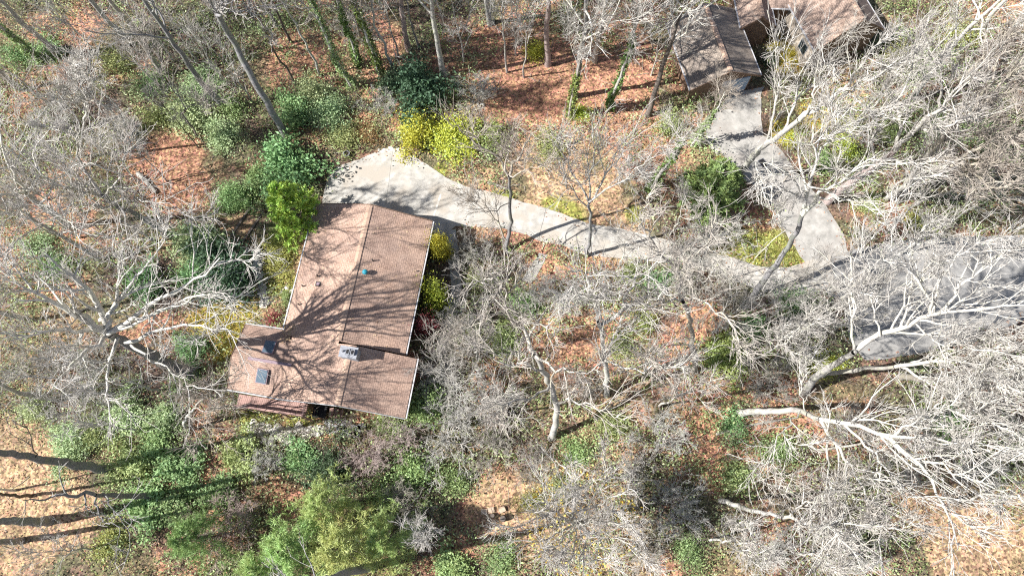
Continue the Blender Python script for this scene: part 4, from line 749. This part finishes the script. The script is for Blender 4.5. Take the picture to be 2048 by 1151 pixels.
for row in [
  (140,150,1.5,1.6,'rust','orange leaved sapling near the top left corner',LOOSE),
  (842,172,2.2,4.2,'dark','tall dark green holly casting a black shadow above the yellow green bushes',BIGLEAF),
  (795,158,1.4,2.4,'dark','dark green bush left of the tall dark holly',BIGLEAF),
  (832,255,1.75,2.6,'lime','bright yellow green bush nearest the head of the driveway',ROUND),
  (905,272,2.1,2.2,'lime','wide yellow green bush right of the brightest one above the driveway',ROUND),
  (985,270,1.7,1.8,'yellowgreen','yellow green bush behind the fine twigs of the driveway tree',LOOSE),
  (575,328,2.5,3.4,'mid','broad rhododendron at the foot of the tall blue grey trunk',BIGLEAF),
  (512,352,1.3,1.8,'mid','small green bush left of the broad rhododendron',BIGLEAF),
  (462,392,1.5,2.0,'bright','bright green bush at the top of the timber edged bed',ROUND),
  (563,505,2.0,1.2,'yellowgreen','feathery yellow green low shrub along the left wall of the house',FEATH),
  (556,468,1.2,1.0,'yellowgreen','feathery pale shrub between timber bed and conifer',FEATH),
  (412,508,1.9,2.8,'dark','dark laurel left of the timber edged bed',BIGLEAF),
  (385,480,1.9,2.2,'pale','pale grey green laurel left of the dark laurel',BIGLEAF),
  (455,555,2.1,3.0,'dark','dark laurel shading the top of the golden lawn',BIGLEAF),
  (395,545,1.9,2.4,'mid','green laurel under the twig tips of the big fan crown',BIGLEAF),
  (482,520,.7,1.2,'pale','tiny pale sprig bush in the dark laurel shade',BIGLEAF),
  (572,592,.65,1.0,'bright','small bright green plant beside the white stones',BIGLEAF),
  (876,490,.95,4.3,'gold','golden yellow bush at the upper right eave of the house',ROUND),
  (870,586,1.2,4.2,'lime','lime green bush at the right eave of the house',LOOSE),
  (850,648,1.0,3.0,'red','dark red shrub at the right eave below the lime bush',LOOSE),
  (862,700,.5,.8,'red','tiny red shrub at the lower right wall of the house',LOOSE),
  (543,636,.85,1.0,'red','pinkish red shrub among the white stones left of the roof',LOOSE),
  (852,805,1.9,2.6,'bright','rounded green bush at the lower right corner of the roof',ROUND),
  (790,856,1.4,1.4,'bright','low green bush below the lower right roof edge',LOOSE),
  (765,845,.9,.7,'mid','small green plant patch beside the grey flagstones',LOOSE),
  (1345,246,1.4,1.8,'bright','bright green bush below the dark leaning trunk',LOOSE),
  (1160,222,1.0,1.1,'lime','lime tuft in the rust clearing',LOOSE),
  (1072,92,1.3,1.5,'lime','bright yellow green shrub at the top of the rust clearing',LOOSE),
  (1100,295,1.6,1.6,'olive','olive green bush beside the fine twigs above the tan bank',LOOSE),
  (1455,705,2.0,1.7,'yellowgreen','glossy yellow green bush right of centre below the thicket',ROUND),
  (620,185,1.8,2.0,'pale','pale green shrub beside the dark pole tree at the top',ROUND),
  (588,215,2.1,2.6,'mid','dark leaved rhododendron right of the tall blue grey trunk',BIGLEAF),
  (655,222,1.9,2.0,'pale','pale green shrub right of the dark leaved rhododendron',ROUND),
  (690,275,1.6,1.3,'olive','olive brown brushy shrub left of the brightest yellow green bush',LOOSE),
  (735,265,1.4,1.0,'rust','russet brown shrub at the head of the driveway',FEATH),
  (395,168,1.9,1.9,'pale','pale sage shrub highest in the upper left thicket',ROUND),
  (372,225,2.1,2.0,'pale','pale sage shrub beside the forked sapling',ROUND),
  (310,225,1.9,1.6,'olive','olive shrub at the left of the pale sage thicket',LOOSE),
  (440,262,1.9,1.6,'pale','pale sage shrub lowest in the upper left thicket',ROUND),
  (455,205,1.7,2.0,'olive','olive shrub against the grey half hidden trunk',LOOSE),
  (300,160,1.6,1.6,'mid','green shrub left of the highest pale sage shrub',LOOSE),
  (230,120,1.8,1.5,'olive','olive shrub under the tangled limbs at top left',LOOSE),
  (85,95,1.5,1.6,'mid','dark green shrub at the short ivy trunk',BIGLEAF),
  (20,100,1.7,1.6,'mid','green shrub on the left edge near the top corner',LOOSE),
  (60,490,2.0,1.6,'pale','pale green shrub left of the big fan crown',LOOSE),
  (100,530,1.9,1.6,'mid','green shrub under the left limbs of the big fan crown',LOOSE),
  (280,560,1.8,1.8,'mid','green shrub right of the big fan crown centre',BIGLEAF),
  (380,695,1.4,1.2,'mid','green bush between the big fan crown and the house',BIGLEAF),
  (370,745,1.5,1.2,'olive','olive bush at the foot of the big fan tree',LOOSE),
  (58,815,1.3,1.5,'pale','pale mint bush alone at the lower left',ROUND),
  (140,885,1.9,1.8,'pale','pale green bush above the thick dark trunk',ROUND),
  (185,868,1.6,1.6,'olive','olive bush between two pale bushes at lower left',LOOSE),
  (245,930,1.7,2.0,'bright','leafy green bush at the end of the thick dark trunk',BIGLEAF),
  (248,830,1.9,1.6,'pale','pale green bush in the middle of the lower left thicket',ROUND),
  (325,835,1.8,1.5,'pale','pale green bush left of the bowed pale crown',ROUND),
  (312,893,1.6,1.6,'bright','green bush below the bowed pale crown',BIGLEAF),
  (367,930,1.7,1.8,'mid','green bush right of the leafy green bush at lower left',BIGLEAF),
  (290,1008,1.9,1.7,'bright','leafy bush below the low grey trunk',BIGLEAF),
  (345,1012,1.6,1.5,'mid','leafy bush between the low grey trunk and the bare dome',BIGLEAF),
  (215,1085,1.6,1.0,'yellowgreen','yellow speckled bush at the bottom left',LOOSE),
  (480,905,1.6,1.8,'bright','bright green bush left of the dark shade below the deck',BIGLEAF),
  (600,915,1.4,1.4,'mid','green bush in the shade below the white stone path',BIGLEAF),
  (655,935,2.0,2.2,'dark','dark evergreen bush in the deepest shade below the flagstones',ROUND),
  (440,985,1.4,1.4,'mid','green bush above the bare pinkish dome at bottom',BIGLEAF),
  (820,935,2.0,1.9,'bright','green bush right of the pinkish twig domes',LOOSE),
  (770,990,1.9,2.0,'bright','green bush above the large feathery pine',LOOSE),
  (905,960,1.5,1.4,'mid','green bush under the grey thicket near bottom centre',LOOSE),
  (1150,903,1.5,1.2,'bright','green bush below the long curved grey trunk',LOOSE),
  (1120,970,1.3,1.0,'olive','olive bush left of the radial tree',LOOSE),
  (1070,1005,1.2,.9,'yellowgreen','pale grassy tuft on the tan clearing at the bottom',FEATH),
  (905,1140,1.5,1.2,'bright','leafy bush at the bottom edge right of the trunk shadow',BIGLEAF),
  (1000,1120,1.5,1.0,'mid','dull green bush below the tan clearing at the bottom edge',LOOSE),
  (1590,105,1.0,.9,'gold','golden tuft in the yard between the roofs',LOOSE),
  (1541,116,.8,1.0,'dark','round dark green shrub in the yard beside the garage',ROUND),
  (1612,58,1.0,1.0,'yellowgreen','yellow green bush under the link roof',LOOSE),
  (1552,92,.9,.7,'gold','golden tuft touching the garage side',LOOSE),
  (1580,270,1.1,.7,'gold','golden mossy tuft on the verge of the grey drive',FEATH),
  (1706,240,1.6,1.4,'yellowgreen','bright yellow green bush under the sweeping pale trunk',LOOSE),
  (1695,290,1.4,1.3,'lime','lime bush under the white limbs right of the grey drive',LOOSE),
  (1785,255,1.4,1.3,'bright','green bush between the two leaning pale trunks',LOOSE),
  (1880,240,2.0,1.6,'mid','dark green bush under the slanting trunks at right',LOOSE),
  (1950,255,1.8,1.6,'mid','green bush near the right edge above the road',LOOSE),
  (1845,120,1.6,1.5,'bright','bright green bush in the crowded twigs at top right',LOOSE),
  (1925,65,1.7,1.5,'yellowgreen','yellow green bush in the top right corner',LOOSE),
  (1790,95,1.4,1.3,'yellowgreen','yellow green bush beside the pinkish roof',LOOSE),
  (1650,320,1.2,1.1,'bright','green bush beside the white forked limbs and the drive',LOOSE),
  (1745,410,1.3,1.1,'bright','bright green bush on the bank above the road',LOOSE),
  (1835,440,1.3,1.2,'yellowgreen','yellow green bush above the top kerb of the road',LOOSE),
  (1590,600,1.5,1.3,'mid','green bush at the lower kerb where the drives meet',LOOSE),
  (1510,650,1.5,1.3,'mid','green bush left of the lower kerb of the road',LOOSE),
  (1650,728,1.3,.9,'lime','mossy lime clump at the foot of the massive lichened tree',FEATH),
  (1240,690,1.5,1.2,'bright','green bush right of the hooked limb tree at centre',LOOSE),
  (1050,600,1.6,1.4,'mid','green bush left of the rust hollow at centre',LOOSE),
  (1010,680,1.6,1.4,'bright','green bush behind the long curved trunk',LOOSE),
  (960,560,1.4,1.2,'olive','olive bush beside the walkway',LOOSE),
  (1260,545,1.4,1.2,'olive','olive bush below the driveway at centre right',LOOSE),
  (1310,560,1.3,1.1,'mid','green bush under the white forked top right of centre',LOOSE),
  (1230,850,1.6,1.3,'olive','olive bush below centre among grey twigs',LOOSE),
  (1480,960,1.7,1.3,'olive','olive bush above the pale forked trunk at bottom right',LOOSE),
  (1560,900,1.7,1.3,'olive','olive bush inside the fan of white limbs',LOOSE),
  (1380,1100,1.5,1.3,'mid','dark green bush at the bottom edge right of the radial tree',LOOSE),
  (1290,640,1.3,1.1,'yellowgreen','yellow green bush in the middle of the hooked limbs',LOOSE),
  (1900,840,1.6,1.3,'mid','green bush under the pale limbs at the right edge',LOOSE),
  (1470,850,1.5,1.2,'mid','green bush at the foot of the great fan shaped tree',LOOSE)]:
    shrub(*row)

# ------------------------------------------------------------------ conifers
PINE = [conifer(700, 9, 4.2, 50, 20, .36, .10, 0, .12, .2, .5), conifer(701, 8, 3.8, 44, 20, .36, .10, 0, .12, .2, .5)]
HEM = [conifer(710, 6.5, 1.9, 60, 24, .20, .30)]
def evergreen(px, py, h, nom, pool, i, leaf, label, wide=1.0):
    s = h/nom; return plant('evergreen_tree', pool[i], PART_T, (BARK['dark'], LEAF[leaf]), gpos(px, py, h*.5), RNG.uniform(0, 6.28), (s*wide, s*wide, s), label, 'tree', 'evergreen trees')
evergreen(583,420,8.2,6.5,HEM,0,'fresh','bright green conifer at the upper left corner of the roof',1.0)
evergreen(1425,372,6,6.5,HEM,0,'hemlock','dark green conifer in the bend of the grey drive',1.7)
evergreen(700,1095,9,9,PINE,0,'pine','large feathery pale green pine at the bottom left of centre')
evergreen(600,1095,8,8,PINE,1,'pine','feathery pale pine left of the large pine at the bottom')
evergreen(655,1010,7.5,9,PINE,1,'pine','feathery pine above the large pine near the bottom',.95)
evergreen(775,1075,6.5,8,PINE,0,'pine','small feathery pine right of the large pine at the bottom',.9)
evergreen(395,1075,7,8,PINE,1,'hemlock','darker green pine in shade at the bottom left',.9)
evergreen(530,1140,7,9,PINE,0,'pine','feathery pine cut by the bottom edge',.9)

# ------------------------------------------------------------------ bare twig domes
for px, py, s, mat, lab in [
  (532,918,.75,'grey','round bare twig bush below the white stone path'), (460,1040,1.1,'pink','large bare pinkish twig dome at the bottom left'),
  (728,908,1.0,'pink','pinkish grey twig dome left of the green bush below the house'), (782,880,.8,'pink','pale pinkish twig dome below the lower right roof corner'),
  (890,860,1.3,'grey','widest grey twig dome right of the roof corner'), (975,800,1.1,'grey','grey twig dome inside the thicket right of the house'),
  (880,770,.9,'grey','grey twig dome touching the lower right wall'), (945,700,1.1,'grey','grey twig dome beside the walkway'), (925,620,.9,'grey','grey twig dome near the lime bush'),
  (1000,900,1.0,'grey','grey twig dome above the tan clearing at bottom'), (1255,962,1.0,'grey','grey twig dome upper right of the radial tree'), (1350,1012,1.05,'grey','dense pale twig dome right of the radial tree'),
  (1325,880,1.0,'grey','twig dome below centre right'), (1432,448,1.0,'grey','grey twig dome left of the mossy verge between the drives'), (1385,490,.95,'grey','grey twig dome at the end of the tan bank'),
  (1100,572,.9,'grey','twig dome below the short garden path'), (950,500,.9,'grey','twig dome right of the golden bush'), (1150,590,.8,'grey','twig dome over the rust hollow at centre'),
  (1440,590,1.1,'grey','dusky twig dome at the lower driveway edge'), (1380,560,1.0,'grey','dusky twig dome left of the lower driveway edge'), (1540,770,1.0,'grey','twig dome left of the massive lichened tree'),
  (1600,680,1.0,'grey','twig dome at the lower kerb of the road'), (1290,1090,.9,'grey','twig dome at the bottom edge below the radial tree'), (1080,930,.8,'grey','twig dome below the long curved trunk'),
  (800,1010,.9,'grey','thin twig dome beside the small feathery pine'), (180,720,.9,'grey','twig dome below the big fan crown at left'), (60,720,1.0,'grey','twig dome at the left edge below the big fan crown'),
  (100,230,1.0,'grey','twig dome left of the white upright trunk'), (240,260,.9,'grey','twig dome right of the white upright trunk'),
  (700,60,.8,'grey','twig dome behind the thin ivy trunk'), (960,180,.9,'grey','twig dome right of the black holly shadow'), (1270,330,.9,'grey','twig dome below the leaning mossy ivy trunk'),
  (1740,560,.8,'grey','twig dome in the middle of the road edge'), (1720,860,1.0,'grey','twig dome under the great fan tree'), (1800,950,1.0,'grey','twig dome under the lower limbs of the fan tree'),
  (1530,1110,1.0,'grey','twig dome at the bottom edge under the forked trunk'), (1700,1110,1.0,'grey','twig dome at the bottom edge below the fan tree'), (1950,950,1.0,'grey','twig dome at the right edge beside the fan tree'),
  (760,210,.7,'grey','twig dome left of the dark holly'), (1170,760,.9,'grey','twig dome between the two central trunks')]:
    if lab.startswith('twig dome in the middle of the road'): continue
    plant('twiggy_bush', DOME[RNG.integers(5)], ('stems', 'crown'), (BARK[mat], BARK[mat]), gpos(px, py, s*1.5), RNG.uniform(0, 6.28), (s*1.15, s*1.15, s*.95), lab, 'bush', 'leafless twiggy bushes')

# ------------------------------------------------------------------ stones, logs and yard things
def rock_mesh(seed, rx, ry, rz):
    rng = np.random.default_rng(seed); n_, m_ = 7, 4; v = [(0, 0, 1)]; 
    for j in range(1, m_):
        th = math.pi*.62*j/m_
        for i in range(n_): a = 2*math.pi*i/n_+.4*j; q = rng.uniform(.78, 1.15); v.append((math.sin(th)*math.cos(a)*q, math.sin(th)*math.sin(a)*q, math.cos(th)*rng.uniform(.85, 1.05)))
    f = [(0, 1+i, 1+(i+1) % n_) for i in range(n_)]
    for j in range(m_-2):
        for i in range(n_): f.append((1+j*n_+i, 1+(j+1)*n_+i, 1+(j+1)*n_+(i+1) % n_, 1+j*n_+(i+1) % n_))
    mb = MB(); mb.add([(x*rx, y*ry, z*rz) for x, y, z in v], f); return mb.me('stone', STONE)
ROCKS = [rock_mesh(i, .5, .38, .22) for i in range(6)]
def stones(name, label, pts, n_, w, smin, smax, seed, cat='stone wall'):
    rng = np.random.default_rng(seed); o = tag(empty(name, gpos(*pts[0])), label, cat); b = np.array(o.location); w_ = [W(*p) for p in pts]
    s = np.concatenate([[0], np.cumsum([np.linalg.norm(w_[i+1]-w_[i]) for i in range(len(w_)-1)])])
    for i in range(n_):
        u = (i+.5)/n_*s[-1]; p = np.array([np.interp(u, s, [q[c] for q in w_]) for c in range(2)])+rng.normal(size=2)*w
        c = link('stone', ROCKS[rng.integers(6)], o); k_ = rng.uniform(smin, smax); c.location = (p[0]-b[0], p[1]-b[1], ground_z(p[0], p[1])-b[2]+.02); c.rotation_euler = (rng.normal()*.1, rng.normal()*.1, rng.uniform(0, 6.28)); c.scale = (k_, k_, k_*.9)
stones('stone_border', 'row of big white stones left of the red shrub and the roof', [(512,505),(516,545),(524,585),(532,612)], 17, .10, .7, 1.15, 1, 'stone border')
stones('stone_border', 'white stone edging curving from the red shrub to the roof', [(545,652),(560,640),(580,622),(585,600),(575,570)], 16, .16, .35, .6, 2, 'stone border')
stones('stone_path', 'rubble path of white stones below the deck', [(498,850),(530,860),(565,872),(600,868),(635,856)], 55, .24, .55, 1.0, 3, 'path')
stones('stone_border', 'loose pale stones at the blocked end of the driveway', [(758,300),(780,297),(802,298)], 12, .12, .3, .5, 4, 'stones')
def flag(px, py, r, seed, label):
    rng = np.random.default_rng(seed); p = gpos(px, py); k_ = 6; mb = MB(); a0 = rng.uniform(0, 6)
    mb.prism([(r*rng.uniform(.8, 1.1)*math.cos(a0+6.283*i/k_), r*.75*rng.uniform(.8, 1.1)*math.sin(a0+6.283*i/k_), .07) for i in range(k_)], .12); return mb.build('flagstone', FLAG, fp), p
fp = tag(empty('flagstone_path', gpos(690,856)), 'grey flagstone path below the roof edge right of the white stones', 'path')
for i, (x, y, r_) in enumerate(((655,846,.55),(672,858,.6),(690,848,.55),(693,864,.6),(710,858,.6),(676,842,.4),(712,868,.4),(655,862,.45),(724,852,.4))):
    o, p = flag(x, y, r_, 40+i, ''); o.location = Vector(p)-fp.location; o.location.z = .02
def log(pts, r, label, mat=LOGM, z=None, name='fallen_log', cat='log'):
    w_ = [W(*p) for p in pts]; w_ = [np.array([q[0], q[1], ground_z(q[0], q[1])+r*.7]) for q in w_]; b = w_[0].copy(); Pp, R_ = resample([q-b for q in w_], [r, r*.75], 8, RNG, .02)
    V, Q = tubes([(Pp[None], R_[None], 9)]); n_ = len(V); me = mesh(name, V, [Q, np.arange(9)[None, ::-1], np.arange(n_-9, n_)[None]], mat, False); o = link(name, me); o.location = b; return tag(o, label, cat)
log([(976,366),(996,372),(1018,380)], .13, 'short grey log lying on the bank above the driveway')
log([(275,345),(292,362),(312,384)], .22, 'broken thick log standing out of the rust clearing at left')
log([(1270,606),(1300,600)], .10, 'pale dead branch on the ground at centre')
log([(520,905),(560,893),(610,872)], .07, 'thin dark pole lying across the white stone path', BARK['dark'])
log([(1431,868),(1500,850),(1581,836)], .12, 'long grey log beside the foot of the great fan tree')
log([(170,262),(210,240),(240,232)], .12, 'grey log in the brush left of the leaf clearing')
log([(1360,745),(1420,738),(1500,742)], .10, 'pale log below the tall curved trunk')
tb_ = tag(empty('timber_bed', gpos(501,421)), 'diamond shaped garden bed edged with dark timbers left of the house', 'garden bed')
cs = [W(x, y) for x, y in ((503,418),(464,477),(487,488),(530,426))]
for i in range(4):
    a, c = cs[i]-np.array(tb_.location), cs[(i+1) % 4]-np.array(tb_.location); mb = MB(); mb.bar((a[0],a[1],.14),(c[0],c[1],.14),.17,.22); mb.build('timber', BARK['dark'], tb_)
p = gpos(695,311); pt = tag(empty('round_planter', p), 'grey ring shaped planter at the upper left tip of the driveway', 'planter')
mb = MB(); n_ = 18
for i in range(n_):
    a0, a1 = 2*math.pi*i/n_, 2*math.pi*(i+1)/n_; q = lambda r_, a, z: (r_*math.cos(a), r_*math.sin(a), z)
    mb.add([q(.24,a0,0),q(.24,a1,0),q(.30,a1,.45),q(.30,a0,.45),q(.22,a0,.45),q(.22,a1,.45),q(.20,a1,.12),q(.20,a0,.12)], [(0,1,2,3),(3,2,5,4),(4,5,6,7)])
mb.build('pot', METAL, pt); mb = MB(); mb.cyl((0,0), .205, .215, .1, .3, 14); mb.build('soil', simple('soil', (.05,.035,.025), .95), pt)
p = gpos(1526,327); gr = tag(empty('drain_grate', (p[0],p[1],.05), .5), 'dark rectangular drain grate in the grey concrete drive', 'drain')
mb = MB(); mb.box((-.26,-.4,-.02),(.26,.4,.006)); mb.build('pit', BLACK, gr)
mb = MB()
for x0, y0, x1, y1 in ((-.3,-.44,-.25,.44),(.25,-.44,.3,.44),(-.25,-.44,.25,-.39),(-.25,.39,.25,.44)): mb.box((x0,y0,-.01),(x1,y1,.02))
mb.build('grate_frame', METAL, gr); bl = MB(); bl.box((-.25,-.012,0),(.25,.012,.016)); bm2 = bl.me('bar', DARKM)
for y in np.arange(-.34,.36,.085): o = link('bar', bm2, gr); o.location = (0,y,0)
bo = link('boulder', ROCKS[2].copy()); bo.data.materials[0] = mottled('blue_grey_stone', (.42,.46,.54), (.62,.66,.74), 3); bo.location = gpos(1455,331); bo.scale = (1.3,1.2,2.2); tag(bo, 'pale blue grey boulder beside the dark conifer at the grey drive', 'boulder')
shrub(1442,318,.45,.6,'gold','small yellow flowering plant beside the pale blue grey boulder',LOOSE)
for i, (x, y, lab) in enumerate(((968,1022,'flat pale slab leftmost on the tan clearing at the bottom'),(982,1019,'flat pale slab second from left on the tan clearing at the bottom'),(1004,1018,'flat pale slab rightmost on the tan clearing at the bottom'))):
    mb = MB(); mb.box((-.24,-.2,-.1),(.24,.2,.22)); o = mb.build('stone_slab', mottled('tan_slab', (.44,.33,.24), (.58,.45,.34), 3), None); o.location = gpos(x, y); o.rotation_euler = (.05,.03,.2*i); tag(o, lab, 'slab')
for i, (x, y, lab) in enumerate(((985,1030,'small dark stump upper of two on the tan clearing'),(1006,1036,'larger dark stump on the tan clearing at the bottom'))):
    mb = MB(); mb.cyl((0,0), .2+.06*i, .16+.05*i, -.1, .5+.2*i, 10); o = mb.build('tree_stump', BARK['dark']); o.location = gpos(x, y); tag(o, lab, 'stump')

# ------------------------------------------------------------------ stuff of the forest floor
def free(pts, margin=.25):
    ok = np.ones(len(pts), bool)
    for pg in FLAT: ok &= d_poly(pts, pg) > margin
    return ok
def scatter(n_, seed, dens=None, margin=.25):
    rng = np.random.default_rng(seed); q = np.column_stack([rng.uniform(-56, 54, n_), rng.uniform(-7, 52, n_)])
    w0 = np.abs(q[:, 0]) < 41+.22*q[:, 1]; q = q[w0]; q = q[free(q, margin)]
    if dens is not None: q = q[rng.random(len(q)) < dens(q)]
    z = np.array(ground_z(q[:, 0], q[:, 1])); return np.column_stack([q, z]), rng
OPEN = [W(x, y) for x, y in ((1130,350),(1080,345),(1200,395),(470,640),(430,650),(60,1030),(40,960),(1000,1020),(1050,1030),(1950,1090),(1600,90),(560,520),(350,330),(390,345),(480,455),(1240,468),(1150,150),(1220,170),(1090,190),(1050,130),(1000,200),(1550,495),(860,330))]
OPR = [4.2,3.5,3,2.6,2.2,5,4,2.6,2.4,5,4,3.2,4.5,3,2,2.5,4,4,4,4,3.5,2,1.5]
def bushy(q):
    d = np.ones(len(q))
    for c, r_ in zip(OPEN, OPR): d *= np.clip((np.hypot(q[:, 0]-c[0], q[:, 1]-c[1])/r_-.75)*2.5, .04, 1)
    return d*np.clip(fbm(q[:, 0]+9, q[:, 1]+3, 4, 3)*3-.75, .15, 1)
# thin leafless brush
q, rng = scatter(6500, 1, bushy, .35); B = len(q); st_ = 4
base = np.repeat(q, st_, 0)+np.column_stack([rng.normal(size=(B*st_, 2))*.25, np.zeros(B*st_)-.05]); M = len(base)
d = norm(np.column_stack([rng.normal(size=(M, 2))*.5, np.ones(M)])); ln = np.repeat(rng.uniform(.5, 2.3, B), st_)*rng.uniform(.6, 1.1, M)/2
BP = np.empty((M, 3, 3)); BP[:, 0] = base
for k_ in range(1, 3): d = norm(d+rng.normal(size=(M, 3))*.2); BP[:, k_] = BP[:, k_-1]+d*ln[:, None]
BR = np.broadcast_to(np.linspace(.02, .011, 3), (M, 3)); s2, r2 = sprout(rng, BP, BR, 3, .25, .5, (25, 60), .03, .2, 2, .8, .5, .2, .3, .011)
V, Q = tubes([(BP, BR, 3), (s2, r2, 3)]); tag(link('brush', mesh('brush', V, [Q], BARK['brush'], False)), 'thin leafless brush and saplings all over the forest floor', kind='stuff')
# low green ground cover
def cover(name, n_, seed, per, size, leaf, label, dens, spread=.35, hgt=.35, up=.5, margin=.12):
    q, rng = scatter(n_, seed, dens, margin); pts = np.repeat(q, per, 0)+np.column_stack([rng.normal(size=(len(q)*per, 2))*spread, np.abs(rng.normal(size=len(q)*per))*hgt+(.03 if margin > 0 else .075)])
    V, Q_ = leaf_quads(rng, pts, size, up); cv = np.repeat(rng.random(len(q)), per)*.6+rng.random(len(pts))*.4; tag(link(name, mesh(name, V, [Q_], LEAF[leaf], False, cv)), label, kind='stuff')
cover('green_ground_cover', 7800, 2, 20, .10, 'olive', 'low olive green ground cover between the trees', lambda q: bushy(q)*np.clip(fbm(q[:, 0]-20, q[:, 1], 5, 3)*4-1.1, 0, 1), .42, .6)
cover('pale_ground_cover', 8200, 3, 20, .10, 'pale', 'pale sage ground cover in the thickets', lambda q: bushy(q)*np.clip(fbm(q[:, 0]+60, q[:, 1]+20, 6, 3)*4-1.1, 0, 1), .42, .65)
cover('fresh_ground_cover', 7500, 8, 20, .10, 'bright', 'fresh green low plants scattered through the wood', lambda q: bushy(q)*np.clip(fbm(q[:, 0]+12, q[:, 1]-40, 3.5, 3)*5-2.0, 0, 1), .4, .55)
cover('leaf_litter', 16000, 4, 2, .085, 'rust', 'scattered russet fallen leaves', lambda q: np.full(len(q), .75), .3, .02, 2.0, -.35)
cover('dry_leaf_litter', 10000, 5, 2, .08, 'tan', 'scattered pale tan fallen leaves', lambda q: np.full(len(q), .6), .3, .02, 2.0, -.7)
q, rng = scatter(1500, 21, None, .1); M = len(q); a_ = rng.uniform(0, 6.28, M); L_ = rng.uniform(.4, 1.8, M); tt = np.linspace(-.5, .5, 4)
SP = np.stack([q[:, :1]+np.cos(a_)[:, None]*L_[:, None]*tt, q[:, 1:2]+np.sin(a_)[:, None]*L_[:, None]*tt, q[:, 2:3]+.05+0*tt], -1); SP[:, 1:3] += rng.normal(size=(M, 2, 3))*.05
V, Q = tubes([(SP, np.broadcast_to(np.linspace(.03, .012, 4), (M, 4)), 4)]); tag(link('fallen_sticks', mesh('fallen_sticks', V, [Q], BARK['grey'], False)), 'pale fallen sticks lying on the leaf litter', kind='stuff')
# leaves caught on the roof in the valley and along the lower eaves
rng = np.random.default_rng(31); rl = np.concatenate([np.column_stack([rng.normal(-4.6, .35, 160), rng.normal(.6, .5, 160)]), np.column_stack([rng.uniform(-5, -.4, 150), rng.uniform(-4, 11.3, 150)]), np.column_stack([rng.uniform(0, 4.5, 80), rng.uniform(.5, 11.2, 80)])])
rp = np.array([HL(x, y, max(zl(x), 3.75-abs(y+1.85)*.322 if x < -3.4 and -4.2 < y < .9 else 0)+.03 if x < -.2 else zr_(x)+.03) for x, y in rl]); V, Q_ = leaf_quads(rng, rp, .06, 3.0)
tag(link('roof_leaf_litter', mesh('roof_leaf_litter', V, [Q_], LEAF['tan'], False, rng.random(len(rp)))), 'dry leaves caught on the brown roof', kind='stuff')
# moss and gold turf on the lawns
def turf(name, zs, leaf, label, seed, n_=900):
    rng = np.random.default_rng(seed); P_ = []
    for x, y, r_ in zs:
        c = W(x, y); k_ = int(n_*(r_/40)**2); a = rng.uniform(0, 6.28, k_); rr = r_*.04*np.sqrt(rng.random(k_)); P_.append(np.column_stack([c[0]+np.cos(a)*rr, c[1]+np.sin(a)*rr]))
    P_ = np.concatenate(P_); P_ = P_[free(P_, .1)]; z = np.array(ground_z(P_[:, 0], P_[:, 1]))+.04; V, Q_ = leaf_quads(rng, np.column_stack([P_, z]), .09, .6, .4); tag(link(name, mesh(name, V, [Q_], LEAF[leaf], False, rng.random(len(P_)))), label, kind='stuff')
turf('golden_grass', [(470,640,55),(425,650,40),(1595,95,45),(1580,262,35),(450,700,25)], 'oldgold', 'golden mossy grass on the lawns', 6)
turf('mossy_grass', [(560,500,45),(560,560,35),(1556,492,40),(1592,520,28),(1640,725,35),(1270,430,20),(520,840,40)], 'yellowgreen', 'yellow green moss on banks and verges', 7)
# sparse yellow leaves still on the radial tree and orange sapling
